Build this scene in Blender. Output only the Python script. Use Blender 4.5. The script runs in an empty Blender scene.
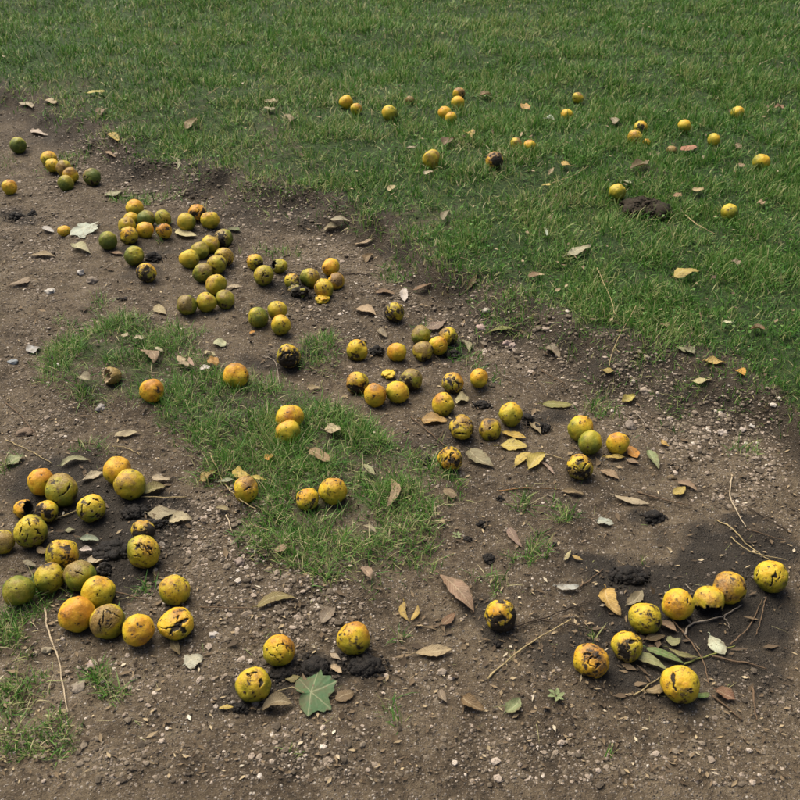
import bpy, bmesh, math, random
import numpy as np
from mathutils import Vector

# ------------------------------------------------------------------ camera, sky, sun, exposure
scene = bpy.context.scene
COL = scene.collection
CAM_H, PITCH, FOC = 1.38, math.radians(32.9), 1000.0      # metres, down-tilt, focal length in 800-px units
cam_data = bpy.data.cameras.new('camera')
cam_data.sensor_width = 36.0
cam_data.lens = 45.0
cam_data.clip_start, cam_data.clip_end = 0.05, 500.0
cam_data.dof.use_dof = True
cam_data.dof.focus_distance = 2.35
cam_data.dof.aperture_fstop = 14.0
camera = bpy.data.objects.new('camera', cam_data)
camera.location = (0, 0, CAM_H)
camera.rotation_euler = (math.pi / 2 - PITCH, 0, 0)
COL.objects.link(camera)
scene.camera = camera

SUN_EL, SUN_AZ = math.radians(60), math.radians(-40)      # azimuth from +Y (into the picture) towards +X
world = bpy.data.worlds.new('World')
scene.world = world
world.use_nodes = True
wn = world.node_tree
sky = wn.nodes.new('ShaderNodeTexSky')
sky.sky_type = 'NISHITA'
sky.sun_disc = False
sky.sun_elevation = SUN_EL
sky.sun_rotation = SUN_AZ
sky.air_density = 0.8
sky.dust_density = 6.0
sky.ozone_density = 0.6
wn.nodes['Background'].inputs['Strength'].default_value = 0.07
wn.links.new(sky.outputs['Color'], wn.nodes['Background'].inputs['Color'])
sun_data = bpy.data.lights.new('sun', 'SUN')
sun_data.energy = 2.3
sun_data.angle = math.radians(58)
sun_data.color = (1.0, 0.93, 0.78)
sun = bpy.data.objects.new('sun', sun_data)
sd = Vector((math.sin(SUN_AZ) * math.cos(SUN_EL), math.cos(SUN_AZ) * math.cos(SUN_EL), math.sin(SUN_EL)))
sun.rotation_euler = sd.to_track_quat('Z', 'Y').to_euler()
sun.location = sd * 20
COL.objects.link(sun)
scene.view_settings.view_transform = 'Standard'
scene.view_settings.look = 'None'
scene.view_settings.gamma = 1.0
scene.view_settings.exposure = 1.08
scene.cycles.max_bounces = 6

# ------------------------------------------------------------------ noise
def _h(ix, iy, iz, seed):
    n = (ix.astype(np.int64) * 374761393 + iy.astype(np.int64) * 668265263 + iz.astype(np.int64) * 2147483647 + seed * 144269) & 0xffffffff
    n = ((n ^ (n >> 13)) * 1274126177) & 0xffffffff
    n = ((n ^ (n >> 16)) * 2246822519) & 0xffffffff
    return ((n ^ (n >> 15)) & 0xffff) / 32767.5 - 1.0

def noise3(p, seed=0):
    p = np.asarray(p, float)
    i = np.floor(p).astype(np.int64); f = p - i
    u = f * f * f * (f * (f * 6 - 15) + 10)
    r = 0
    for a in (0, 1):
        for b in (0, 1):
            for c in (0, 1):
                w = (u[:, 0] if a else 1 - u[:, 0]) * (u[:, 1] if b else 1 - u[:, 1]) * (u[:, 2] if c else 1 - u[:, 2])
                r = r + w * _h(i[:, 0] + a, i[:, 1] + b, i[:, 2] + c, seed)
    return r

def noise2(x, y, s, seed=0):
    x = np.asarray(x, float); y = np.asarray(y, float)
    sh = np.broadcast(x, y).shape
    x = np.broadcast_to(x, sh).ravel() * s; y = np.broadcast_to(y, sh).ravel() * s
    ix = np.floor(x).astype(np.int64); iy = np.floor(y).astype(np.int64)
    fx = x - ix; fy = y - iy
    ux = fx * fx * (3 - 2 * fx); uy = fy * fy * (3 - 2 * fy)
    z = np.zeros_like(ix)
    r = ((1 - ux) * (1 - uy) * _h(ix, iy, z, seed) + ux * (1 - uy) * _h(ix + 1, iy, z, seed)
         + (1 - ux) * uy * _h(ix, iy + 1, z, seed) + ux * uy * _h(ix + 1, iy + 1, z, seed))
    return r.reshape(sh)

def fbm2(x, y, s, seed=0, o=3):
    r = 0; a = 1.0
    for k in range(o):
        r = r + a * noise2(x, y, s * 2 ** k, seed + 17 * k); a *= 0.5
    return r

def sstep(a, b, x):
    t = np.clip((np.asarray(x, float) - a) / (b - a), 0, 1)
    return t * t * (3 - 2 * t)

# ------------------------------------------------------------------ picture direction <-> ground position
CP, SP = math.cos(PITCH), math.sin(PITCH)
def ray(px, py):
    a = (px - 400) / FOC; b = (400 - py) / FOC
    return np.array([a, CP + b * SP, -SP + b * CP])

def flat(px, py):
    d = ray(px, py); t = -CAM_H / d[2]
    return d[0] * t, d[1] * t

def to_px(x, y, z=0.0):
    """ground position -> direction in the photograph (used to place masks measured there)"""
    dz = z - CAM_H
    zc = y * CP - dz * SP
    zc = np.where(zc < 0.15, 0.15, zc)
    yc = y * SP + dz * CP
    return 400 + FOC * x / zc, 400 - FOC * yc / zc

EDGE_PX = [(-60, 70), (-10, 92), (22, 104), (50, 118), (90, 138), (130, 155), (170, 168), (215, 184), (255, 196), (300, 206), (345, 214),
           (390, 236), (430, 268), (470, 290), (520, 304), (558, 322), (590, 352), (622, 364), (680, 374), (735, 388), (775, 420), (815, 470), (860, 540)]
_e = np.array([flat(*p) for p in EDGE_PX])
EX, EY = _e[:, 0], _e[:, 1]
def lawn_s(x, y):
    """signed distance (m) inside the lawn"""
    xx = np.asarray(x, float)
    ye = np.interp(xx, EX, EY)
    ye = np.where(xx < EX[0], EY[0] + (EX[0] - xx) * 0.5, ye)
    ye = np.where(xx > EX[-1], EY[-1] - (xx - EX[-1]) * 0.6, ye)
    return (np.asarray(y, float) - ye) * 0.78 + 0.07 * noise2(x, y, 3.1, 5) + 0.05 * noise2(x, y, 9.0, 6)

def blobs(px, py, table):
    r = np.zeros(np.shape(px))
    for b in table:
        cx, cy, rx, ry = b[:4]; w = b[4] if len(b) > 4 else 1.0
        q = np.sqrt(((px - cx) / rx) ** 2 + ((py - cy) / ry) ** 2)
        r = np.maximum(r, w * sstep(1.30, 0.65, q))
    return r

def mask(x, y, table):
    x = np.asarray(x, float); y = np.asarray(y, float)
    a = .035 * noise2(x, y, 9.0, 201) + .022 * noise2(x, y, 24.0, 202); b = .05 * noise2(x, y, 9.0, 203) + .03 * noise2(x, y, 24.0, 204)
    u, v = to_px(x + a, y + b)
    return blobs(u, v, table) * (y > .6)

STRIP = [(88, 372, 42, 38), (120, 350, 42, 28), (150, 385, 50, 38), (190, 402, 45, 40), (178, 350, 22, 14, .7), (230, 412, 42, 38), (222, 452, 32, 32),
         (280, 440, 60, 50), (330, 450, 55, 36), (300, 500, 72, 45), (370, 480, 52, 50, .9), (418, 502, 40, 40, .65), (330, 545, 62, 38, .6), (388, 535, 55, 35, .5),
         (262, 540, 34, 26, .6), (325, 577, 46, 24, .65), (318, 356, 24, 20, .8), (345, 594, 22, 18, .5), (400, 575, 40, 16, .3)]
TUFTS = [(525, 500, 14, 6), (571, 517, 7, 6), (540, 548, 11, 8), (518, 550, 8, 5), (561, 557, 6, 5), (737, 456, 15, 7, .8), (690, 402, 14, 7, .7), (140, 577, 9, 9, .9),
         (98, 695, 22, 14, .8), (18, 620, 26, 28, .6), (16, 692, 24, 28, .5), (58, 598, 20, 9, .6), (9, 475, 8, 10, .6), (92, 303, 8, 8, .7), (505, 402, 8, 5, .6),
         (438, 440, 6, 5, .7), (492, 597, 12, 6, .7), (426, 627, 7, 6, .8), (82, 466, 14, 7, .5), (164, 238, 6, 4, .8), (128, 605, 8, 6, .7), (580, 637, 6, 5, .5), (670, 410, 14, 6, .5),
         (378, 703, 7, 6, .5), (70, 330, 10, 8, .5), (360, 398, 14, 7, .4), (640, 555, 5, 3, .4), (10, 165, 9, 12, .5), (20, 760, 40, 26, .4), (300, 770, 30, 14, .6), (640, 780, 40, 20, .5)]
GRAVEL = [(130, 165, 90, 22, .8), (170, 190, 60, 18, .9), (260, 215, 70, 26, .8), (300, 255, 80, 36, .55), (350, 300, 70, 45, .6), (480, 322, 60, 28, 1), (540, 350, 70, 33, 1),
          (620, 400, 60, 33, 1), (700, 432, 80, 30, 1), (740, 480, 50, 40, .9), (690, 460, 40, 28, .8), (230, 540, 52, 52, 1.1), (195, 580, 62, 62, 1.1), (262, 610, 80, 42, 1.1), (310, 645, 70, 40, .9),
          (178, 545, 40, 40, 1.1), (130, 680, 80, 36, .7), (220, 685, 60, 40, .8), (40, 230, 45, 60, .5), (50, 340, 45, 40, .5), (30, 420, 40, 40, .4), (760, 700, 50, 40, .4), (430, 690, 60, 30, .4),
          (200, 780, 200, 60, .8), (600, 790, 200, 50, .5)]
STAIN = [(690, 605, 125, 58, .85), (640, 660, 90, 50, .75), (720, 555, 85, 26, .75), (730, 670, 70, 45, .6), (560, 650, 40, 28, .6), (100, 540, 75, 60, .8), (60, 500, 50, 38, .7), (150, 520, 40, 30, .7), (320, 666, 62, 18, .8), (80, 600, 60, 25, .5),
         (282, 362, 40, 12, .6), (300, 288, 34, 14, .7), (545, 420, 30, 14, .6), (455, 352, 18, 8, .7), (440, 440, 40, 26, .4), (500, 625, 26, 16, .6), (250, 700, 45, 14, .6), (150, 250, 30, 12, .5),
         (627, 572, 45, 18, .8), (650, 516, 22, 12, .5), (20, 215, 24, 10, .6), (150, 276, 24, 8, .5), (215, 255, 26, 28, .35), (180, 240, 60, 20, .35)]
BARE = [(275, 160, 30, 22, .45), (240, 178, 40, 12, .35), (300, 190, 30, 10, .3), (645, 207, 18, 8, .6), (130, 130, 90, 26, .25), (420, 240, 40, 18, .4), (290, 105, 30, 14, .2), (282, 495, 14, 7, .8), (200, 470, 20, 20, .5), (118, 378, 26, 12, .4), (50, 110, 60, 18, .4), (660, 385, 70, 10, .5), (265, 478, 12, 6, .5)]

def ground_h(x, y):
    s = lawn_s(x, y)
    z = 0.070 * sstep(-0.20, -0.03, s) + 0.030 * sstep(0.0, 0.5, s) + 0.012 * noise2(x, y, 1.3, 1) + 0.007 * noise2(x, y, 4.2, 2)
    z = z + 0.02 * sstep(0.0, 1.0, s) * noise2(x, y, 2.3, 8)
    u, v = to_px(np.asarray(x, float), np.asarray(y, float))
    z = z + 0.022 * blobs(u, v, STRIP)
    soft = 1 - sstep(0, .2, s)
    z = z + soft * (.006 * noise2(x, y, 19, 31) + .0045 * noise2(x, y, 40, 32)) + (1 - soft) * .006 * noise2(x, y, 18, 33) * sstep(5.6, 4.4, y)
    return z

def hit(px, py, lift=0.0):
    """where the line of sight through a picture point meets the ground (raised by lift)"""
    d = ray(px, py); z = 0.0
    for _ in range(14):
        t = (z + lift - CAM_H) / d[2]
        x, y = d[0] * t, d[1] * t
        z = 0.5 * z + 0.5 * float(ground_h(np.array([x]), np.array([y]))[0])
    return Vector((x, y, z + lift)), t

# ------------------------------------------------------------------ object helpers
def link(name, me, mats, label=None, cat=None, group=None, kind=None, parent=None):
    o = bpy.data.objects.new(name, me)
    COL.objects.link(o)
    for m in (mats if isinstance(mats, (list, tuple)) else [mats]):
        if len(me.materials) < (len(mats) if isinstance(mats, (list, tuple)) else 1):
            me.materials.append(m)
    if label: o['label'] = label
    if cat: o['category'] = cat
    if group: o['group'] = group
    if kind: o['kind'] = kind
    if parent: o.parent = parent
    return o

def np_mesh(name, verts, faces_flat, loop_tot, smooth=True, attrs=None):
    me = bpy.data.meshes.new(name)
    verts = np.asarray(verts, np.float32); faces_flat = np.asarray(faces_flat, np.int32); loop_tot = np.asarray(loop_tot, np.int32)
    me.vertices.add(len(verts)); me.vertices.foreach_set('co', verts.ravel())
    me.loops.add(len(faces_flat)); me.loops.foreach_set('vertex_index', faces_flat)
    me.polygons.add(len(loop_tot))
    st = np.zeros(len(loop_tot), np.int32); st[1:] = np.cumsum(loop_tot)[:-1]
    me.polygons.foreach_set('loop_start', st)
    me.polygons.foreach_set('use_smooth', np.full(len(loop_tot), smooth, bool))
    for k, a in (attrs or {}).items():
        at = me.attributes.new(k, 'FLOAT', 'POINT'); at.data.foreach_set('value', np.asarray(a, np.float32))
    me.update(calc_edges=True)
    return me

_ico = {}
def ico(sub):
    if sub not in _ico:
        bm = bmesh.new(); bmesh.ops.create_icosphere(bm, subdivisions=sub, radius=1.0)
        bm.verts.ensure_lookup_table()
        v = np.array([p.co[:] for p in bm.verts]); f = np.array([[q.index for q in p.verts] for p in bm.faces])
        bm.free(); v /= np.linalg.norm(v, axis=1)[:, None]
        _ico[sub] = (v, f)
    return _ico[sub]

# ------------------------------------------------------------------ materials
class NT:
    def __init__(self, name):
        self.m = bpy.data.materials.new(name); self.m.use_nodes = True
        self.t = self.m.node_tree; self.b = self.t.nodes['Principled BSDF']; self.out = self.t.nodes['Material Output']
    def n(self, typ, **kw):
        nd = self.t.nodes.new(typ)
        for k, v in kw.items():
            if k in nd.inputs: nd.inputs[k].default_value = v
            else: setattr(nd, k, v)
        return nd
    def l(self, a, b): self.t.links.new(a, b)
    def attr(self, name):
        return self.n('ShaderNodeAttribute', attribute_name=name).outputs['Fac']
    def coord(self, k='Object'): return self.n('ShaderNodeTexCoord').outputs[k]
    def rnd(self): return self.n('ShaderNodeObjectInfo').outputs['Random']
    def noise(self, vec, scale, detail=3, rough=.55, w=None):
        nd = self.n('ShaderNodeTexNoise')
        if w is not None: nd.noise_dimensions = '4D'; self.l(w, nd.inputs['W'])
        nd.inputs['Scale'].default_value = scale; nd.inputs['Detail'].default_value = detail; nd.inputs['Roughness'].default_value = rough
        self.l(vec, nd.inputs['Vector']); return nd.outputs['Fac']
    def math(self, op, a, b=0.0, c=None):
        nd = self.n('ShaderNodeMath', operation=op)
        for i, q in enumerate((a, b) if c is None else (a, b, c)):
            if isinstance(q, (int, float)): nd.inputs[i].default_value = q
            else: self.l(q, nd.inputs[i])
        return nd.outputs[0]
    def ramp(self, fac, stops):
        nd = self.n('ShaderNodeValToRGB'); e = nd.color_ramp.elements
        while len(e) < len(stops): e.new(0.5)
        for i, (p, c) in enumerate(stops):
            e[i].position = p; e[i].color = (*c, 1) if len(c) == 3 else c
        self.l(fac, nd.inputs['Fac']); return nd.outputs['Color']
    def step(self, fac, a, b):
        nd = self.n('ShaderNodeMapRange', interpolation_type='SMOOTHSTEP')
        nd.inputs['From Min'].default_value = a; nd.inputs['From Max'].default_value = b
        self.l(fac, nd.inputs['Value']); return nd.outputs['Result']
    def mix(self, fac, a, b, mode='MIX'):
        nd = self.n('ShaderNodeMix', data_type='RGBA', blend_type=mode)
        for s, q in ((0, fac), (6, a), (7, b)):
            if isinstance(q, (int, float)): nd.inputs[s].default_value = q
            elif isinstance(q, tuple): nd.inputs[s].default_value = (*q, 1)
            else: self.l(q, nd.inputs[s])
        return nd.outputs[2]
    def bump(self, h, strength, dist):
        nd = self.n('ShaderNodeBump', Strength=strength, Distance=dist)
        self.l(h, nd.inputs['Height']); self.l(nd.outputs['Normal'], self.b.inputs['Normal'])
    def done(self, col, rough=.8, spec=.3):
        if isinstance(col, tuple): self.b.inputs['Base Color'].default_value = (*col, 1)
        else: self.l(col, self.b.inputs['Base Color'])
        if isinstance(rough, (int, float)): self.b.inputs['Roughness'].default_value = rough
        else: self.l(rough, self.b.inputs['Roughness'])
        self.b.inputs['Specular IOR Level'].default_value = spec
        return self.m

def mat_ground():
    t = NT('earth'); P = t.coord()
    n1 = t.noise(P, 2.2, 4); n2 = t.noise(P, 14, 5, .62); n3 = t.noise(P, 75, 5, .68); n4 = t.noise(P, 330, 3, .6)
    f = t.math('ADD', t.math('MULTIPLY', n1, .30), t.math('ADD', t.math('MULTIPLY', n2, .32), t.math('MULTIPLY', n3, .38)))
    c = t.ramp(f, [(.38, (.022, .017, .011)), (.47, (.072, .053, .033)), (.56, (.134, .103, .066)), (.68, (.215, .173, .117))])
    # embedded grit in two sizes: small stones with their own colour and relief
    hs = []
    for scale, lo, amount in ((150.0, .58, .85), (330.0, .55, .8)):
        v = t.n('ShaderNodeTexVoronoi', Scale=scale, Randomness=1.0); t.l(P, v.inputs['Vector'])
        sc = t.n('ShaderNodeSeparateColor'); t.l(v.outputs['Color'], sc.inputs[0])
        m = t.math('MULTIPLY', t.step(v.outputs['Distance'], .46, .34), t.step(t.math('ADD', sc.outputs[0], t.math('MULTIPLY', t.math('SUBTRACT', n2, .5), .9)), lo, lo + .05))
        gc = t.ramp(sc.outputs[1], [(.0, (.060, .046, .033)), (.4, (.15, .118, .088)), (.75, (.27, .225, .18)), (1, (.46, .41, .35))])
        c = t.mix(t.math('MULTIPLY', m, amount), c, gc); hs.append(t.math('MULTIPLY', m, t.step(v.outputs['Distance'], .5, .0)))
    c = t.mix(t.math('MULTIPLY', t.step(n4, .58, .70), .8), c, (.042, .031, .022))
    lw = t.attr('lawn')
    lw = t.step(t.math('ADD', lw, t.math('ADD', t.math('MULTIPLY', t.math('SUBTRACT', n2, .5), 1.3), t.math('MULTIPLY', t.math('SUBTRACT', n3, .5), 1.0))), .30, .85)
    lc = t.ramp(n3, [(.35, (.012, .024, .007)), (.5, (.026, .054, .012)), (.65, (.060, .074, .024))])
    c = t.mix(lw, c, lc)
    st = t.attr('stain')
    st = t.step(t.math('ADD', st, t.math('ADD', t.math('MULTIPLY', t.math('SUBTRACT', n2, .5), 1.1), t.math('MULTIPLY', t.math('SUBTRACT', n3, .5), .7))), .08, .80)
    c = t.mix(t.math('MULTIPLY', st, .86), c, (.017, .015, .013))
    h = t.math('ADD', t.math('MULTIPLY', n3, .8), t.math('ADD', t.math('MULTIPLY', n4, .30), t.math('ADD', t.math('MULTIPLY', hs[0], .40), t.math('MULTIPLY', hs[1], .22))))
    t.bump(h, 1.0, .012)
    return t.done(c, .88, .25)

def mat_grass(name, stops, transl=.28):
    t = NT(name); k = t.attr('tint')
    c = t.ramp(k, stops)
    t.done(c, .55, .25)
    tr = t.n('ShaderNodeBsdfTranslucent'); t.l(c, tr.inputs['Color'])
    mx = t.n('ShaderNodeMixShader', Fac=transl)
    t.l(t.b.outputs[0], mx.inputs[1]); t.l(tr.outputs[0], mx.inputs[2]); t.l(mx.outputs[0], t.out.inputs['Surface'])
    return t.m

def mat_gravel():
    t = NT('gravel_stone'); k = t.attr('tint'); P = t.coord()
    c = t.ramp(k, [(0, (.050, .039, .027)), (.25, (.12, .096, .068)), (.5, (.20, .163, .12)), (.7, (.29, .232, .18)), (.86, (.41, .34, .275)), (1, (.60, .54, .46))])
    n = t.noise(P, 420, 3, .6); n2 = t.noise(P, 30, 3)
    c = t.mix(t.step(n, .5, .7), c, (.085, .065, .048))
    c = t.mix(t.math('MULTIPLY', t.step(n2, .48, .75), .4), c, (.12, .096, .066))
    c = t.mix(t.math('MULTIPLY', t.attr('stain'), .75), c, (.022, .018, .015))
    t.bump(n, .5, .002)
    return t.done(c, .85, .25)

def mat_husk():
    t = NT('walnut_husk'); P = t.coord(); W = t.math('MULTIPLY', t.rnd(), 90.0)
    n1 = t.noise(P, 38, 4, .6, W); n2 = t.noise(P, 130, 4, .65, W); n3 = t.noise(P, 420, 3, .6, W)
    tone = t.math('ADD', t.attr('tone'), t.math('ADD', t.math('MULTIPLY', t.math('SUBTRACT', n1, .5), .55), t.math('MULTIPLY', t.math('SUBTRACT', n2, .5), .30)))
    c = t.ramp(tone, [(0, (.065, .095, .010)), (.20, (.135, .155, .013)), (.42, (.31, .265, .016)), (.62, (.54, .385, .020)), (.84, (.60, .315, .016)), (1, (.48, .20, .014))])
    # fine lighter speckle of the skin
    c = t.mix(t.math('MULTIPLY', t.step(n3, .52, .75), .30), c, (.60, .48, .12))
    # russet bruising
    ru = t.step(t.math('ADD', t.attr('russet'), t.math('ADD', t.math('MULTIPLY', t.math('SUBTRACT', n2, .5), 1.3), t.math('MULTIPLY', t.math('SUBTRACT', n1, .5), .8))), .25, .95)
    rc = t.ramp(n3, [(.35, (.085, .050, .020)), (.52, (.19, .125, .048)), (.68, (.30, .22, .10))])
    c = t.mix(t.math('MULTIPLY', ru, .85), c, rc)
    # black spots
    v = t.n('ShaderNodeTexVoronoi', voronoi_dimensions='4D', Scale=105.0); t.l(P, v.inputs['Vector']); t.l(W, v.inputs['W'])
    vd = t.math('ADD', v.outputs['Distance'], t.math('MULTIPLY', t.math('SUBTRACT', n2, .5), .7))
    sc = t.n('ShaderNodeSeparateColor'); t.l(v.outputs['Color'], sc.inputs[0])
    some = t.step(t.math('ADD', sc.outputs[0], t.math('MULTIPLY', t.attr('spots'), .8)), .95, 1.0)
    sp = t.math('MULTIPLY', t.step(vd, .34, .20), some)
    c = t.mix(t.math('MULTIPLY', sp, .92), c, (.022, .015, .010))
    v2 = t.n('ShaderNodeTexVoronoi', voronoi_dimensions='4D', Scale=240.0); t.l(P, v2.inputs['Vector']); t.l(W, v2.inputs['W'])
    sc2 = t.n('ShaderNodeSeparateColor'); t.l(v2.outputs['Color'], sc2.inputs[0])
    fleck = t.math('MULTIPLY', t.step(t.math('ADD', v2.outputs['Distance'], t.math('MULTIPLY', t.math('SUBTRACT', n2, .5), .5)), .40, .20), t.step(t.math('ADD', sc2.outputs[0], t.math('MULTIPLY', t.attr('spots'), .35)), .80, .90))
    c = t.mix(t.math('MULTIPLY', fleck, .8), c, (.06, .038, .016))
    nb = t.noise(P, 55, 5, .68, t.math('ADD', W, 7.3))
    bl = t.step(t.math('ADD', nb, t.math('MULTIPLY', t.attr('spots'), .13)), .665, .70)
    c = t.mix(t.math('MULTIPLY', t.step(t.math('ADD', nb, t.math('MULTIPLY', t.attr('spots'), .13)), .60, .69), .65), c, (.10, .052, .016))
    c = t.mix(t.math('MULTIPLY', bl, .93), c, (.020, .014, .010))
    # rot and cracks
    dk = t.step(t.math('ADD', t.attr('dark'), t.math('ADD', t.math('MULTIPLY', t.math('SUBTRACT', n2, .5), .55), t.math('MULTIPLY', t.math('SUBTRACT', n3, .5), .35))), .34, .58)
    c = t.mix(t.math('MULTIPLY', dk, .96), c, (.016, .012, .009))
    h = t.math('SUBTRACT', t.math('ADD', t.math('MULTIPLY', n2, .5), t.math('MULTIPLY', n3, .35)), t.math('ADD', t.math('MULTIPLY', t.math('ADD', sp, bl), .25), t.math('MULTIPLY', dk, .15)))
    t.bump(h, .55, .004)
    return t.done(c, t.math('ADD', .52, t.math('MULTIPLY', dk, .25)), .32)

def mat_rot():
    t = NT('rotten_husk_black'); P = t.coord(); W = t.math('MULTIPLY', t.rnd(), 60.0)
    n = t.noise(P, 90, 4, .65, W); n2 = t.noise(P, 380, 3, .6, W)
    c = t.ramp(n, [(.35, (.008, .007, .006)), (.6, (.018, .014, .011)), (.8, (.050, .037, .024))])
    c = t.mix(t.step(n2, .66, .78), c, (.085, .062, .04))
    t.bump(t.math('ADD', n, t.math('MULTIPLY', n2, .5)), 1.0, .006)
    return t.done(c, .75, .3)

def mat_leaf():
    t = NT('dry_leaf'); oi = t.n('ShaderNodeObjectInfo'); P = t.coord(); W = t.math('MULTIPLY', oi.outputs['Random'], 70.0)
    n1 = t.noise(P, 45, 4, .6, W); n2 = t.noise(P, 190, 4, .6, W)
    u, v = t.attr('lu'), t.attr('lv')
    c = t.mix(t.step(n1, .35, .75), oi.outputs['Color'], t.mix(.45, oi.outputs['Color'], (.16, .10, .045)))
    vein = t.math('SINE', t.math('MULTIPLY', t.math('SUBTRACT', t.math('MULTIPLY', u, 13.0), t.math('MULTIPLY', v, 3.2)), 6.283))
    vm = t.math('MULTIPLY', t.step(vein, .55, .98), .38)
    rib = t.step(v, .10, .03)
    c = t.mix(t.math('MAXIMUM', vm, t.math('MULTIPLY', rib, .6)), c, t.mix(.5, oi.outputs['Color'], (.62, .53, .34)))
    c = t.mix(t.math('MULTIPLY', t.step(n2, .54, .70), .75), c, (.085, .054, .026))
    n5 = t.noise(P, 22, 4, .65, t.math('ADD', W, 3.1))
    c = t.mix(t.math('MULTIPLY', t.step(n5, .50, .68), .6), c, (.11, .08, .05))
    c = t.mix(t.math('MULTIPLY', t.step(t.math('ADD', v, t.math('MULTIPLY', n1, .5)), 1.08, 1.3), .55), c, (.12, .075, .035))
    t.bump(t.math('ADD', t.math('MULTIPLY', vein, .10), n2), .5, .003)
    t.done(c, .62, .3)
    tr = t.n('ShaderNodeBsdfTranslucent'); t.l(c, tr.inputs['Color'])
    mx = t.n('ShaderNodeMixShader', Fac=.18)
    t.l(t.b.outputs[0], mx.inputs[1]); t.l(tr.outputs[0], mx.inputs[2]); t.l(mx.outputs[0], t.out.inputs['Surface'])
    return t.m

def mat_objcolor(name, rough=.8, sc=120):
    t = NT(name); oi = t.n('ShaderNodeObjectInfo'); P = t.coord()
    n = t.noise(P, sc, 4, .65, t.math('MULTIPLY', oi.outputs['Random'], 50.0))
    c = t.mix(t.step(n, .40, .72), oi.outputs['Color'], t.mix(.6, oi.outputs['Color'], (.05, .036, .024)))
    t.bump(n, .6, .003)
    return t.done(c, rough, .25)

def mat_litter():
    t = NT('leaf_litter'); k = t.attr('tint')
    c = t.ramp(k, [(0, (.030, .022, .015)), (.35, (.09, .062, .036)), (.6, (.20, .145, .085)), (.85, (.38, .30, .18)), (1, (.55, .50, .40))])
    return t.done(c, .75, .25)

M_GROUND = mat_ground()
G_STOPS = [(0, (.014, .050, .007)), (.30, (.036, .122, .012)), (.52, (.076, .195, .022)), (.70, (.170, .270, .070)), (.86, (.33, .32, .13)), (1, (.48, .42, .25))]
M_GRASS = mat_grass('grass_blade', G_STOPS)
M_GRAVEL = mat_gravel()
M_HUSK = mat_husk()
M_ROT = mat_rot()
M_LEAF = mat_leaf()
M_TWIG = mat_objcolor('twig_bark')
M_STONE = mat_objcolor('path_stone', .85, 200)
M_LITTER = mat_litter()
M_SCAR = mat_objcolor('stem_scar', .9, 300)
M_INSIDE = NT('husk_inside').done((.34, .26, .16), .85, .2)

# ------------------------------------------------------------------ the ground: one sheet, fine where it is seen
def axis(parts):
    out = []
    for a, b, st in parts:
        out += list(np.arange(a, b, st))
    return np.array(out + [parts[-1][1]])
gx = np.concatenate([-np.geomspace(70, 2.7, 22), axis([(-2.5, -1.5, .03), (-1.5, 1.6, .012), (1.6, 3.2, .03)]), np.geomspace(3.4, 70, 22)])
gy = np.concatenate([-np.geomspace(40, .5, 12), axis([(-.3, 1.0, .05), (1.0, 3.6, .012), (3.6, 5.5, .025), (5.5, 9.0, .07)]), np.geomspace(9.3, 120, 22)])
GX, GY = np.meshgrid(gx, gy)
X, Y = GX.ravel(), GY.ravel()
Z = ground_h(X, Y)
S = lawn_s(X, Y)
U, V = to_px(X, Y)
front = (Y > .6)
lawn_a = np.maximum(sstep(-.15, .12, S) * .92, mask(X, Y, STRIP) * .55)
lawn_a = np.maximum(lawn_a, mask(X, Y, TUFTS) * .35)
lawn_a = np.clip(lawn_a * (1 - .7 * mask(X, Y, BARE)), 0, 1)
stain_a = np.clip(np.maximum(mask(X, Y, STAIN), .50 * sstep(-.30, -.16, S) * sstep(.15, -.02, S)) + .35 * mask(X, Y, BARE[:4]), 0, 1)
nx, ny = len(gx), len(gy)
ii = np.arange(nx * ny).reshape(ny, nx)
fq = np.stack([ii[:-1, :-1], ii[:-1, 1:], ii[1:, 1:], ii[1:, :-1]], -1).reshape(-1, 4)
link('ground', np_mesh('ground', np.stack([X, Y, Z], 1), fq.ravel(), np.full(len(fq), 4), True, {'lawn': lawn_a, 'stain': stain_a}), M_GROUND, kind='structure')

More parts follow.
